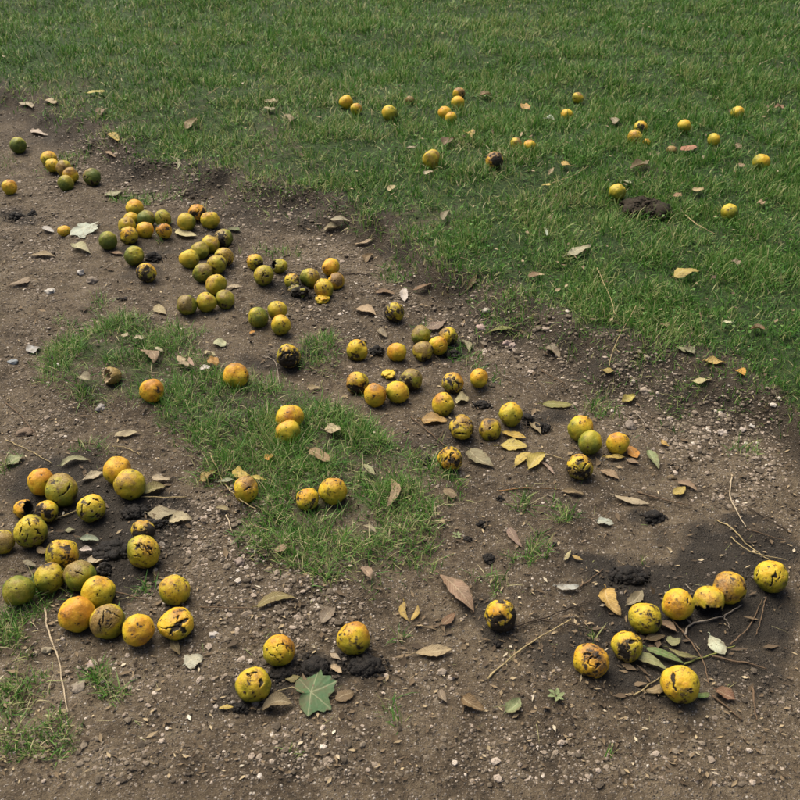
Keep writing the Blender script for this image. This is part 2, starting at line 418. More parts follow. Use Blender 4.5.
# ------------------------------------------------------------------ walnuts
# x, y, width in the photograph; tone (0 green .. 1 orange); russet; spots; cracks; rot; label
G0, G1, Y0, Y1, O0, O1 = .16, .31, .47, .58, .67, .79
WALNUTS = [
 (18, 145.5, 16, G0, .2, .2, 0, 0, 'solitary green walnut at the far left edge of the path, below the lawn corner'),
 (49, 159, 16, Y1, .3, .4, 1, .15, 'yellow brown-marked walnut at the far end of the five-walnut chain, top left'),
 (54, 166, 14, Y0, .1, .3, 0, 0, 'small yellow-green walnut second in the five-walnut chain, top left'),
 (62.5, 167.5, 16, Y0, .7, .2, 0, 0, 'brownish olive walnut in the middle of the five-walnut chain, top left'),
 (71, 175, 15, O0, .6, .2, 0, 0, 'orange-brown walnut fourth in the five-walnut chain, top left'),
 (66, 183.5, 15.5, G1, .4, .2, 0, 0, 'olive green walnut nearest the camera in the five-walnut chain, top left'),
 (92, 177, 17.5, G0, .7, .2, 1, .1, 'cracked green walnut with russet top right of the five-walnut chain'),
 (9.5, 187, 15, O0, .2, .2, 0, 0, 'orange-topped walnut cut by the left picture edge beside the upper path'),
 (135, 208, 18, O0, .25, .3, 0, 0, 'plump orange-yellow walnut at the far tip of the upper left pile'),
 (131, 219, 15, Y1, .3, .3, 0, 0, 'small yellow walnut half hidden inside the upper left pile'),
 (146.5, 219, 17, G0, .5, .2, 0, 0, 'dull green walnut in the middle of the upper left pile'),
 (162.5, 218, 16.5, G1, .4, .3, 2, .1, 'olive walnut with dark cracks at the right of the upper left pile'),
 (127, 226, 17.5, Y0, .5, .2, 0, 0, 'brown-yellow walnut at the left of the upper left pile'),
 (145, 230, 16.5, O0, .3, .3, 0, 0, 'orange-yellow walnut low in the upper left pile, under the dull green one'),
 (129, 235.5, 18, Y1, .1, .9, 0, .15, 'yellow walnut blotched with black at the near end of the upper left pile'),
 (164, 231, 15.5, O1, .2, .9, 1, .2, 'small orange walnut with black spots below the cracked olive one'),
 (186, 222, 18, Y0, .4, .2, 0, 0, 'olive yellow walnut left of the black-topped orange one, upper path'),
 (197.5, 213, 17.5, O1, .2, .5, 1, .3, 'orange walnut with black top at the far end of the upper path'),
 (210, 220, 17.5, O0, .5, .2, 0, 0, 'orange walnut with green base right of the black-topped orange one'),
 (108, 240.5, 18, G0, .2, .3, 0, 0, 'green walnut standing just right of the pale jagged leaf'),
 (134, 255.5, 19, G1, .1, .3, 0, 0, 'yellow-green walnut beside a black clod below the upper left pile'),
 (146.5, 272.5, 19.5, O0, .2, .9, 1, .3, 'orange walnut with black blotches, nearest below the upper left pile'),
 (189, 259, 19, Y0, .2, .2, 0, 0, 'yellow-green walnut at the left end of the crowded heap, upper path'),
 (200, 250.5, 18, G1, .5, .2, 0, 0, 'olive walnut with russet top squeezed behind the crowded heap'),
 (210, 244.5, 18, Y0, .5, .2, 0, 0, 'olive walnut at the far side of the crowded heap, upper path'),
 (224, 238, 18.5, G1, .6, .6, 3, .3, 'dark streaked olive walnut at the far right of the crowded heap'),
 (224, 257, 18.5, Y1, .5, .8, 1, .3, 'yellow walnut with black smears at the right of the crowded heap'),
 (215, 265, 19.5, Y0, .5, .7, 0, .1, 'olive-orange walnut with dark spots in the centre of the crowded heap'),
 (205, 271, 19.5, G1, .7, .5, 1, .1, 'brown-olive walnut at the near side of the crowded heap'),
 (216, 284.5, 21, Y0, .4, .2, 0, 0, 'broad yellow-olive walnut just below the crowded heap'),
 (206, 302, 20.5, Y0, .4, .2, 0, 0, 'yellow-olive walnut in the middle of a row of three, below the heap'),
 (225, 299.5, 19, G1, .5, .4, 0, .1, 'dark olive walnut at the right of a row of three, below the heap'),
 (187.5, 304.5, 20, G1, .9, .3, 0, 0, 'green walnut with brown cap at the left of a row of three'),
 (255, 262, 16.5, O0, .4, .7, 0, .3, 'orange walnut with black side behind the slit green walnut'),
 (264, 275.5, 20, G1, .4, .2, 1, .05, 'green walnut with one long slit next to an open husk'),
 (292, 281, 16, Y1, .3, .6, 1, .4, 'orange-green walnut at the left of the blackened trio, upper middle'),
 (310, 277.5, 19, Y0, .6, .5, 1, .2, 'olive walnut with dark top at the back of the blackened trio'),
 (331, 267, 17.5, O0, .1, .3, 0, 0, 'clean yellow walnut farthest back, right of the blackened trio'),
 (336, 281, 17, O1, .9, .5, 0, .25, 'brown-orange walnut under the clean yellow one, upper middle'),
 (324, 288, 19.5, Y1, .5, .6, 0, .15, 'orange-olive walnut behind a yellow husk scrap, upper middle'),
 (258, 317.5, 21, G0, .1, .3, 0, 0, 'smooth green walnut at the left of a close trio on bare path'),
 (277, 310, 19.5, Y0, .4, .3, 1, .05, 'olive walnut at the back of a close trio on bare path'),
 (281, 325, 20.5, O0, .4, .3, 0, 0, 'orange walnut at the front of a close trio on bare path'),
 (288.5, 356, 24, Y0, .2, .8, 5, .45, 'black walnut split by many cracks on a dark stain above the grass strip'),
 (236, 375.5, 25, O1, .5, .3, 0, 0, 'large orange walnut on the upper edge of the grass strip'),
 (357, 350, 22, Y1, .2, .8, 0, .05, 'yellow walnut with dark dots right of a small grass tuft, centre'),
 (397, 352, 19, Y1, .2, .3, 0, 0, 'smooth yellow walnut left of the rotting foursome, centre'),
 (394, 312, 20, Y0, .4, .8, 1, .5, 'half black orange walnut alone on the gravel near the lawn edge'),
 (357.5, 383, 22.5, O0, .5, .6, 2, .25, 'walnut with olive cap and broken orange skin, left of three in line'),
 (375, 395, 23, O1, .5, .4, 0, 0, 'orange walnut in the middle of three in line, centre'),
 (397.5, 392, 22, Y1, .2, .3, 0, 0, 'yellow walnut at the right of three in line, centre'),
 (421, 335, 20.5, G1, .8, .4, 0, .1, 'olive walnut with brown scabs at the left of the rotting foursome'),
 (448, 336, 19, O0, .9, .7, 1, .35, 'rotting brown-orange walnut at the right of the rotting foursome'),
 (438, 345, 19.5, Y1, .2, .3, 1, 0, 'bright yellow walnut in the middle of the rotting foursome'),
 (423, 351, 20, Y0, .8, .6, 0, .2, 'olive walnut with dark brown top at the front of the rotting foursome'),
 (411, 379.5, 22, G1, .8, .7, 0, .3, 'dark olive walnut below the rotting foursome, beside three in line'),
 (453, 383, 21, O0, .3, .8, 3, .3, 'orange walnut with black cracks left of a clean orange one, centre'),
 (479, 378, 19.5, O1, .1, .2, 0, 0, 'clean orange walnut lying apart on bare earth, centre right'),
 (443, 404, 23.5, Y1, .3, .3, 1, 0, 'tall yellow walnut above an ochre leaf, centre'),
 (462, 427.5, 25, Y1, .5, .9, 2, .55, 'rotting walnut black below and ochre above, beside an ochre leaf'),
 (490, 429, 22.5, Y1, .8, .7, 1, .1, 'yellow walnut with brown scab on top, between two rotting ones'),
 (510.5, 414, 23.5, Y1, .3, .6, 1, 0, 'yellow walnut leaning against black clods, centre right'),
 (582, 430, 26, Y1, .25, .3, 0, 0, 'yellow walnut behind a green one, right half of the path'),
 (589, 441, 24.5, G1, .15, .4, 0, 0, 'green walnut in front of a yellow one, right half of the path'),
 (579.5, 467, 27, O0, .5, .8, 2, .25, 'orange walnut with dark crack below the yellow and green pair'),
 (450.5, 459, 24.5, O0, .3, .9, 4, .35, 'crumpled dark orange walnut at the right tip of the grass strip'),
 (617.5, 443, 22.5, O0, .3, .5, 0, 0, 'orange walnut with a curled yellow leaf under it, right half'),
 (152, 390.5, 23.5, O1, .3, .5, 0, 0, 'lone orange walnut deep in the left part of the grass strip'),
 (290, 417, 26, O0, .3, .3, 0, 0, 'long orange walnut lying sideways behind another in the grass strip'),
 (288, 432, 24.5, Y1, .3, .3, 0, 0, 'round yellow walnut in front of the sideways one in the grass strip'),
 (246, 489, 26, O0, .6, .5, 1, .1, 'orange walnut with a black slit under a yellow leaf, grass strip'),
 (307.5, 499, 23, O0, .2, .6, 0, .05, 'smaller walnut of the pair at the near end of the grass strip'),
 (333, 491, 28, O0, .4, .5, 0, .05, 'larger orange walnut of the pair at the near end of the grass strip'),
 (42, 482.5, 26, O1, .2, .2, 0, 0, 'bright orange walnut tucked behind a slit olive one, lower left'),
 (59, 491, 33, G1, .7, .3, 1, .05, 'big olive walnut with a curved slit, lower left cluster'),
 (117, 470, 27, O0, .35, .3, 0, 0, 'orange walnut tucked behind a large olive-yellow one, lower left'),
 (130, 484, 31, Y0, .45, .3, 0, 0, 'large smooth olive-yellow walnut in front of an orange one, lower left'),
 (91, 507.5, 28, Y0, .1, .6, 3, .2, 'yellow walnut with big black fissures between the lower left groups'),
 (48, 510, 23, O0, .4, .7, 1, .5, 'half rotten orange walnut with black hollow under the slit olive one'),
 (28, 532, 32, G1, .2, .6, 4, .1, 'green-yellow walnut with a star of black cracks near the left edge'),
 (4, 541, 20, Y0, .9, .3, 0, .1, 'brown walnut mostly cut off by the left edge, lower left'),
 (62.5, 554.5, 31, Y1, .25, .9, 1, 0, 'yellow walnut dotted with black at the back of the near left cluster'),
 (143, 531, 23, Y1, .5, .6, 0, .6, 'blackened orange walnut behind the heavily cracked olive one, lower left'),
 (143, 551, 32, Y0, .3, .7, 5, .15, 'olive-yellow walnut with long parallel cracks left of the gravel'),
 (49, 577.5, 30, Y0, .5, .5, 0, 0, 'dull olive walnut second from left in the near left cluster'),
 (79.5, 576, 32, G1, .95, .2, 1, 0, 'brown-skinned walnut with one short slit in the near left cluster'),
 (18, 590, 31, G0, .35, .4, 0, 0, 'green walnut at the left end of the near left cluster'),
 (98, 593, 33, Y1, .35, .3, 1, 0, 'yellow walnut with greenish side at the centre of the near left cluster'),
 (77, 614, 35, O1, .15, .45, 0, 0, 'big bright orange walnut at the front of the near left cluster'),
 (108, 621, 34.5, Y0, .8, .6, 4, .15, 'brown-streaked cracked walnut right of the big bright orange one'),
 (137.5, 629.5, 31.5, O0, .3, .4, 0, 0, 'yellow-orange walnut at the right end of the near left cluster'),
 (174, 590, 31.5, Y0, .4, .6, 0, 0, 'yellow-olive walnut alone on the gravel right of the near left cluster'),
 (176, 620, 36, O0, .3, .5, 4, 0, 'squashed orange walnut burst open black, right of the near left cluster'),
 (279, 649.5, 32, O0, .3, .3, 3, 0, 'yellow walnut with black cracks around its stem scar, by the black crumbs'),
 (353, 638, 33, O0, .3, .8, 0, 0, 'finely spotted orange walnut on a black heap, bottom centre'),
 (253, 684, 35, Y0, .35, .5, 1, .1, 'yellow walnut with brown-black top closest to the bottom edge, left half'),
 (501, 615, 32, O0, .2, .7, 1, .6, 'walnut orange above and black below, alone at bottom centre'),
 (591, 660, 33, O1, .5, .9, 4, .1, 'rough orange walnut with cracked face left of the bottom right group'),
 (645, 618, 32, Y0, .2, .7, 0, .1, 'yellow-green walnut with a grey scab on top, bottom right group'),
 (678, 604, 31.5, O0, .25, .4, 1, 0, 'clear orange walnut left of the broken shell, bottom right group'),
 (729.5, 587.5, 32.5, O0, .6, .7, 0, 0, 'orange walnut with russet back right of the broken shell'),
 (771, 576, 33, Y1, .1, .5, 3, .1, 'yellow walnut with vertical slits at the right picture edge'),
 (627, 646, 31, Y1, .2, .7, 1, .15, 'yellow walnut with a dark gash above a yellow curled leaflet'),
 (681, 684, 37.5, Y0, .2, .5, 1, .05, 'largest yellow-green walnut with a gaping black split, bottom right'),
 (346, 102, 14, Y1, .1, .2, 0, 0, 'yellow walnut at the far top of the lawn, left of three'),
 (356, 109, 11.5, O0, .4, .2, 0, 0, 'small orange walnut sunk in lawn between two yellow ones'),
 (390, 113, 15.5, Y0, .1, .2, 0, 0, 'yellow-green walnut with a stalk at the top of the lawn, right of three'),
 (458, 103, 13.5, Y1, .1, .2, 0, 0, 'yellow walnut at the back of the lawn, above a pair'),
 (445, 113, 13, O0, .1, .2, 0, 0, 'larger walnut of the touching pair at the back of the lawn'),
 (451, 118, 11, O0, .2, .2, 0, 0, 'smaller walnut of the touching pair at the back of the lawn'),
 (459, 93.5, 12, O1, .9, .3, 0, .1, 'brown walnut peeping from grass at the very back of the lawn'),
 (431.5, 159, 18.5, Y0, .5, .2, 0, 0, 'big clean yellow-green walnut alone on the lawn, upper middle'),
 (494.5, 160.5, 17.5, O1, .6, .9, 1, .45, 'rotting brown walnut with orange patches on the lawn'),
 (516, 144, 12.5, Y1, .9, .2, 0, 0, 'faded tan walnut left of a small orange one on the lawn'),
 (529.5, 146, 12, O0, .4, .2, 0, 0, 'small pale orange walnut right of a faded tan one on the lawn'),
 (567, 115.5, 13.5, O0, .1, .2, 0, 0, 'yellow-orange walnut alone in far grass, upper right of middle'),
 (578, 98, 11.5, Y1, .7, .2, 0, 0, 'pale tan walnut at the top edge of the far lawn'),
 (640.5, 128.5, 14.5, Y1, .1, .3, 0, .25, 'yellow walnut with a black hole, back of a touching pair'),
 (635, 137.5, 15.5, Y1, .5, .2, 0, 0, 'tan-yellow walnut in front of the one with a black hole'),
 (684.5, 126, 13.5, O0, .2, .2, 0, 0, 'yellow walnut above the salmon leaf, far right lawn'),
 (714, 139.5, 12.5, Y0, .1, .2, 0, 0, 'yellow-green walnut right of the salmon leaf, far right lawn'),
 (737.5, 113, 13, Y1, .1, .2, 0, 0, 'farthest yellow walnut near the top right corner of the lawn'),
 (761, 162, 16.5, Y0, .1, .2, 1, 0, 'yellow walnut close to the right edge of the lawn'),
 (617, 192, 16.5, Y1, .4, .3, 0, 0, 'yellow walnut left of the dark molehill crumbs on the lawn'),
 (729.5, 212.5, 17.5, Y0, .1, .5, 0, 0, 'nearest bright yellow walnut on the right side of the lawn'),
]
rng = np.random.default_rng(7)
F = []
for row in WALNUTS:
    px, py, d = row[:3]
    r = .03
    for _ in range(4):
        p, t = hit(px, py, r * .90)
        r = min(max(d * t / FOC / 2, .024), .0385)
    F.append([p.x, p.y, p.z, r])
F = np.array(F)
for _ in range(60):                                   # nudge touching fruit apart
    for i in range(len(F)):
        dv = F[i, :2] - F[:, :2]; dist = np.hypot(dv[:, 0], dv[:, 1]); mind = (F[i, 3] + F[:, 3]) * .985
        for j in np.nonzero((dist < mind) & (dist > 0))[0]:
            pu = dv[j] / dist[j] * (mind[j] - dist[j]) * .5
            F[i, :2] += pu; F[j, :2] -= pu
            dv = F[i, :2] - F[:, :2]; dist = np.hypot(dv[:, 0], dv[:, 1])
F[:, 2] = ground_h(F[:, 0], F[:, 1]) + F[:, 3] * .87

def unit(v): return v / np.linalg.norm(v)
def walnut_mesh(r, sub, seed, tone, russet, spots, cracks, rot, view, long_axis=None, CR=None, squash=1.0, ax=None):
    g = np.random.default_rng(seed)
    n, f = ico(sub)
    off = g.uniform(-50, 50, 3)
    rr = 1 + .085 * noise3(n * 1.2 + off, 1) + .030 * noise3(n * 3.0 + off, 2) + .008 * noise3(n * 8 + off, 3)
    ax0 = unit(np.array([g.normal(), g.normal(), g.normal() * .6])); ax = ax0 if ax is None else ax
    if long_axis is not None: rr = rr * (1 + .16 * (n @ long_axis) ** 2 - .10 * (1 - (n @ long_axis) ** 2))
    else: rr = rr * (1 + g.uniform(-.02, .07) * (n @ ax) ** 2)
    # stem dimple and blossom tip along the axis
    ang = np.arccos(np.clip(n @ ax, -1, 1))
    rr -= .055 * np.exp(-(ang / .16) ** 2); rr += .03 * np.exp(-((math.pi - ang) / .10) ** 2)
    dark = .75 * np.exp(-(ang / .085) ** 2) * 1.0
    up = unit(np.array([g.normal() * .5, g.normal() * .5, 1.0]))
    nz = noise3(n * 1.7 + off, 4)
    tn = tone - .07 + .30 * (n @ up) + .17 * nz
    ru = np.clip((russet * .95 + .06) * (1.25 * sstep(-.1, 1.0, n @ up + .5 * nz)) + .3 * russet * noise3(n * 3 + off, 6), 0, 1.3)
    # rot
    if rot > 0:
        dn = unit(np.array([g.normal() * .6, g.normal() * .6 - .2, -.55]))
        q = .50 * noise3(n * 1.8 + off, 8) + .34 * noise3(n * 4.3 + off, 9) + .22 * noise3(n * 9.5 + off, 13) + .50 * (n @ dn)
        lim = np.quantile(q, 1 - min(rot * .85, .8))
        rm = sstep(lim - .10, lim + .22, q); ru = np.maximum(ru, .9 * sstep(lim - .32, lim, q))
        dark = np.maximum(dark, rm); rr -= rm * (.03 + .03 * np.abs(noise3(n * 7 + off, 10)))
    # cracks: arcs that open on the seen side
    vx = unit(np.cross(view, [0, 0, -1.0])); vy = np.cross(view, vx)
    if vy[2] < 0: vy = -vy
    arcs = CR if CR is not None else []
    if CR is None and cracks:
        base = g.uniform(0, 180)
        for k in range(cracks):
            arcs.append((g.normal() * .32, .1 + g.normal() * .3, base + g.normal() * 30 + (k % 2) * 60 * (cracks > 3), g.uniform(.25, .55), g.uniform(.03, .06)))
    for k, (ox, oy, phi, ext, wid) in enumerate(arcs):
        cdir = unit(ox * vx + oy * vy + math.sqrt(max(.05, 1 - ox * ox - oy * oy)) * view)
        al = math.cos(math.radians(phi)) * vx + math.sin(math.radians(phi)) * vy
        al = unit(al - cdir * (al @ cdir)); pl = np.cross(cdir, al)
        wob = .11 * noise3(n * 3.5 + off + k * 9, 11) + .05 * noise3(n * 10 + off + k * 5, 12)
        dist = np.abs(n @ pl + wob - .11 * noise3(cdir[None] * 3.5 + off + k * 9, 11)[0]); tt = np.abs(n @ al) / ext
        ok = ((n @ cdir) > .05) & (tt < 1)
        wd = wid * (np.clip(1 - tt ** 2, 0, 1) ** .7) * (.9 + .35 * noise3(n * 7 + off, 14))
        m = np.where(ok, np.exp(-(dist / np.maximum(wd, .004)) ** 2), 0) * (wd > .010)
        lip = np.where(ok, np.exp(-(dist / np.maximum(wd * 2.6, .01)) ** 2), 0)
        rr += (.020 * lip - .14 * m) * min(1, wid / .05); dark = np.maximum(dark, m * 1.15); ru = np.maximum(ru, lip * .6)
    v = n * rr[:, None] * r * np.array([1, 1, squash])
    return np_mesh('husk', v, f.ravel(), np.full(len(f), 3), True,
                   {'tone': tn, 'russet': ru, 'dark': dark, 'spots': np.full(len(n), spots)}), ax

CRACKS = {
 'curved slit, lower': [(.35, -.1, 38, .62, .05)],
 'star of black': [(-.5, .2, 60, .38, .05), (.1, .5, 80, .28, .045), (-.3, -.4, 45, .38, .045), (.45, -.1, -40, .32, .045)],
 'long parallel cracks': [(.2, .1, -60, .62, .055), (-.2, .35, -40, .42, .05), (.52, 0, -65, .45, .045), (-.4, -.2, -30, .3, .04)],
 'one short slit': [(0, .2, -45, .30, .05)],
 'brown-streaked cracked': [(-.5, -.1, 65, .4, .05), (-.2, .3, 75, .42, .045), (.2, .5, -70, .3, .05), (.5, .2, -55, .35, .04), (0, -.3, 30, .3, .035)],
 'dotted with black at the back': [(.3, -.3, 60, .22, .04)],
 'big black fissures': [(-.6, .1, 75, .38, .11), (.45, .5, -35, .42, .06), (.1, -.6, 20, .35, .06), (-.1, .3, 40, .2, .05)],
 'greenish side at the centre': [(-.1, -.1, 60, .12, .05)],
 'around its stem scar': [(.45, .1, -70, .48, .045), (-.3, -.3, -40, .42, .04), (.1, .35, 20, .38, .04), (-.2, .1, -30, .3, .03)],
 'brown-black top closest': [(.4, 0, 70, .28, .06), (.1, .65, 10, .3, .08), (-.2, .55, -30, .2, .07)],
 'rough orange walnut with': [(-.1, 0, 70, .3, .05), (.2, .2, 20, .3, .05), (-.3, .4, 0, .3, .045), (0, -.3, -20, .3, .04), (.4, -.3, 60, .3, .04)],
 'clear orange walnut left': [(.55, .35, -70, .28, .05)],
 'vertical slits at the right': [(.1, -.1, 80, .55, .055), (-.75, 0, 75, .42, .05), (.5, .2, 75, .32, .045)],
 'dark gash above': [(.35, .42, 35, .36, .12)],
 'gaping black split': [(-.45, .15, -62, .52, .10), (-.2, -.3, -50, .12, .07)],
 'black slit under a yellow': [(.2, .1, 20, .45, .06)],
 'dark crack below the yellow': [(.4, .2, 50, .4, .06), (-.3, -.2, -30, .3, .05), (.1, .5, 10, .3, .05)],
 'one long slit next': [(-.05, .1, 65, .6, .05)],
 'split by many cracks': [(0, .25, 10, .7, .085), (0, -.1, 80, .55, .075), (-.5, .2, 60, .5, .08), (.5, .1, -60, .5, .08), (0, -.45, 5, .6, .09)],
 'tall yellow walnut above': [(.2, .3, -25, .4, .035)],
 'crumpled dark orange': [(0, .1, 85, .6, .075), (-.4, 0, 60, .4, .06), (.4, -.1, -60, .4, .06), (.1, .4, 20, .4, .05)],
 'squashed orange walnut': [(-.05, -.15, 38, .6, .19), (.3, -.35, -60, .4, .14), (-.5, 0, -10, .5, .07), (.35, .15, 10, .4, .10), (.1, .45, 60, .25, .07)],
}
def scar_mesh(r, ax):
    m = 12; a = np.linspace(0, 2 * math.pi, m, endpoint=False)
    ex = unit(np.cross(ax, [.31, .77, .2])); ey = np.cross(ax, ex)
    vs = []
    for rad, h in ((.085, .925), (.075, .975), (.035, .985), (.02, .965)):
        wig = 1 + .15 * np.sin(a * 3 + 1)
        vs.append(ax * h + (np.cos(a)[:, None] * ex + np.sin(a)[:, None] * ey) * (rad * wig)[:, None])
    vs = np.concatenate(vs + [ax[None] * .955]) * r
    fs, ft = [], []
    for k in range(3):
        for i in range(m):
            j = (i + 1) % m; fs += [k * m + i, k * m + j, k * m + m + j, k * m + m + i]; ft.append(4)
    for i in range(m): fs += [3 * m + i, 3 * m + (i + 1) % m, 4 * m]; ft.append(3)
    return np_mesh('stem_scar', vs, fs, ft)

def holder(name, loc, label, cat, group):
    o = bpy.data.objects.new(name, None); COL.objects.link(o); o.location = loc; o.empty_display_size = .02
    o['label'] = label; o['category'] = cat; o['group'] = group
    return o

for i, row in enumerate(WALNUTS):
    px, py, d, tone, russet, spots, cracks, rot, label = row
    x, y, z, r = F[i]
    view = unit(np.array([-x, -y, CAM_H - z]))
    CRk = next((v for k, v in CRACKS.items() if k in label), None)
    sub = 6 if (d >= 27 and (cracks or rot)) else (5 if d >= 15 else 4)
    la = unit(np.array([1, .15, .05])) if 'lying sideways' in label else None
    axs = unit(view + np.array([.05, 0, -.35])) if 'stem scar' in label else None
    sq = .74 if 'squashed' in label else 1.0
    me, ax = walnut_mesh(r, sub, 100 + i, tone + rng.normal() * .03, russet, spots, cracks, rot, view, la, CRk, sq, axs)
    grp = 'walnuts on the lawn' if 'lawn' in label and py < 215 and px > 300 else 'walnuts on the path'
    z -= r * .92 * (1 - sq)
    if d >= 15:
        e = holder('walnut', (x, y, z - r * .9 * sq), label, 'walnut', grp)
        o = link('husk', me, M_HUSK, parent=e); o.location = (0, 0, r * .9 * sq)
        s = link('stem_scar', scar_mesh(r, ax), M_SCAR, parent=e); s.location = o.location; s.color = (.09, .055, .03, 1)
        if sq < 1: s.scale = (1, 1, sq)
    else:
        o = link('walnut', me, M_HUSK, label, 'walnut', grp); o.location = (x, y, z)

# ------------------------------------------------------------------ broken husks: hollow shells
# x, y, width, tone, russet, opening direction (x right, y away, z up), openness (-1 closed .. 1), squash, name, label
SHELLS = [
 (709, 601, 31, Y0 + .1, .5, (-.1, -.75, -.55), .25, .9, 'pale yellow walnut shell with a hollow black underside, bottom right group'),
 (279, 266, 17, G1, .2, (-.8, -.3, .4), .0, .8, 'open yellow-green husk half with a black hollow beside the slit green walnut'),
 (323, 298, 14, Y1, .1, (0, .3, -.9), -.05, .55, 'jagged yellow scrap of husk below the orange-olive walnut'),
 (299, 291, 20, G0, .9, (.45, .55, .6), .15, .62, 'black rotten husk cup at the front of the blackened trio'),
 (64, 231, 13, O0, .3, (-.5, .2, -.7), .1, .8, 'small orange husk piece stuck against the pale jagged leaf'),
 (111, 376, 21, Y0, 1.3, (-.8, -.5, .35), .35, .8, 'greyed broken walnut husk with pale inside in the grass strip'),
 (24, 509, 20, O1, .3, (.9, -.1, .2), .25, .9, 'orange husk fragment leaning left of the half rotten walnut'),
 (646, 142, 9, O1, .1, (.3, .2, -.8), .0, .8, 'tiny orange husk scrap below the pair with a black hole'),
 (672, 149.5, 11, Y1, 1.2, (.2, -.3, -.8), -.1, .7, 'faded tan husk piece left of the salmon leaf on the lawn'),
 (410, 100, 9, Y0, 1.3, (.2, -.3, -.8), -.2, .9, 'small brown dried husk at the back of the lawn, left of the yellow ones'),
 (389, 374, 13, Y1, .3, (.2, -.3, -.9), .1, .5, 'yellow crumpled husk scrap above three walnuts in line'),
]
shell_xyr = []
for i, (px, py, d, tone, russet, od, opn, sq, label) in enumerate(SHELLS):
    r = .03
    for _ in range(3):
        p, t = hit(px, py, r * sq * .85); r = min(max(d * t / FOC / 2, .014), .038)
    g = np.random.default_rng(900 + i); n, f = ico(5 if d > 15 else 4)
    off = g.uniform(-40, 40, 3); od = unit(np.array(od, float))
    q = n @ od + .16 * noise3(n * 3.5 + off, 3) + .09 * noise3(n * 9 + off, 4)
    keep = q < (1 - opn) * .75
    fk = f[keep[f].all(axis=1)]
    used = np.unique(fk); remap = -np.ones(len(n), int); remap[used] = np.arange(len(used))
    rr = 1 + .05 * noise3(n * 1.5 + off, 1) + .03 * noise3(n * 4 + off, 2)
    if sq < .7: rr = rr * (1 + .22 * noise3(n * 2.2 + off, 21) + .16 * noise3(n * 5 + off, 22))
    edge = sstep(.35, 0, (1 - opn) * .75 - q)
    rr = rr * (1 + .05 * edge * noise3(n * 5 + off, 7))
    v = n * rr[:, None] * r; v[:, 2] *= sq
    ru = np.clip(russet * (.6 + .8 * noise3(n * 2 + off, 5)) + .5 * edge, 0, 1.3)
    if russet > 1: ru = np.maximum(ru, 1.15 + .25 * noise3(n * 3 + off, 15))
    dk = .85 * sstep(.08, 0, (1 - opn) * .75 - q) + (1.0 * sstep(-.75, -.15, noise3(n * 1.8 + off, 8)) if 'black rotten' in label else 0)
    tn = tone + .15 * n[:, 2] + .15 * noise3(n * 2 + off, 6)
    me = np_mesh('broken_husk', v[used], remap[fk].ravel(), np.full(len(fk), 3), True,
                 {'tone': tn[used], 'russet': ru[used], 'dark': dk[used], 'spots': np.full(len(used), 0.0 if 'greyed' in label else .6)})
    o = link('broken_husk', me, [M_HUSK, M_INSIDE if 'pale inside' in label else M_ROT], label, 'walnut husk', 'broken husks')
    o.location = p
    lo = v[used][:, 2].min()
    o.location.z = float(ground_h(np.array([p.x]), np.array([p.y]))[0]) - lo - .003
    md = o.modifiers.new('shell', 'SOLIDIFY'); md.thickness = min(.006, r * .2); md.offset = -1
    md.material_offset = 1; md.material_offset_rim = 1
    shell_xyr.append((p.x, p.y, r))

# ------------------------------------------------------------------ black crumbled husk clods
def lumps(spec, seed, tint=None, sub=2):
    """spec: list of (x,y,z,rx,ry,rz) -> one crumbly mesh"""
    g = np.random.default_rng(seed); n, f = ico(sub); V, Fc, k = [], [], 0
    for (x, y, z, a, b, c) in spec:
        off = g.uniform(-90, 90, 3)
        rr = 1 + .45 * noise3(n * 1.6 + off, 1) + .25 * noise3(n * 4 + off, 2)
        th = g.uniform(0, 6.28); v = n * rr[:, None] * np.array([a, b, c])
        v = np.stack([v[:, 0] * math.cos(th) - v[:, 1] * math.sin(th), v[:, 0] * math.sin(th) + v[:, 1] * math.cos(th), v[:, 2]], 1)
        V.append(v + [x, y, z]); Fc.append(f + k); k += len(n)
    return np_mesh('clod', np.concatenate(V), np.concatenate(Fc).ravel(), np.full(len(f) * len(spec), 3))

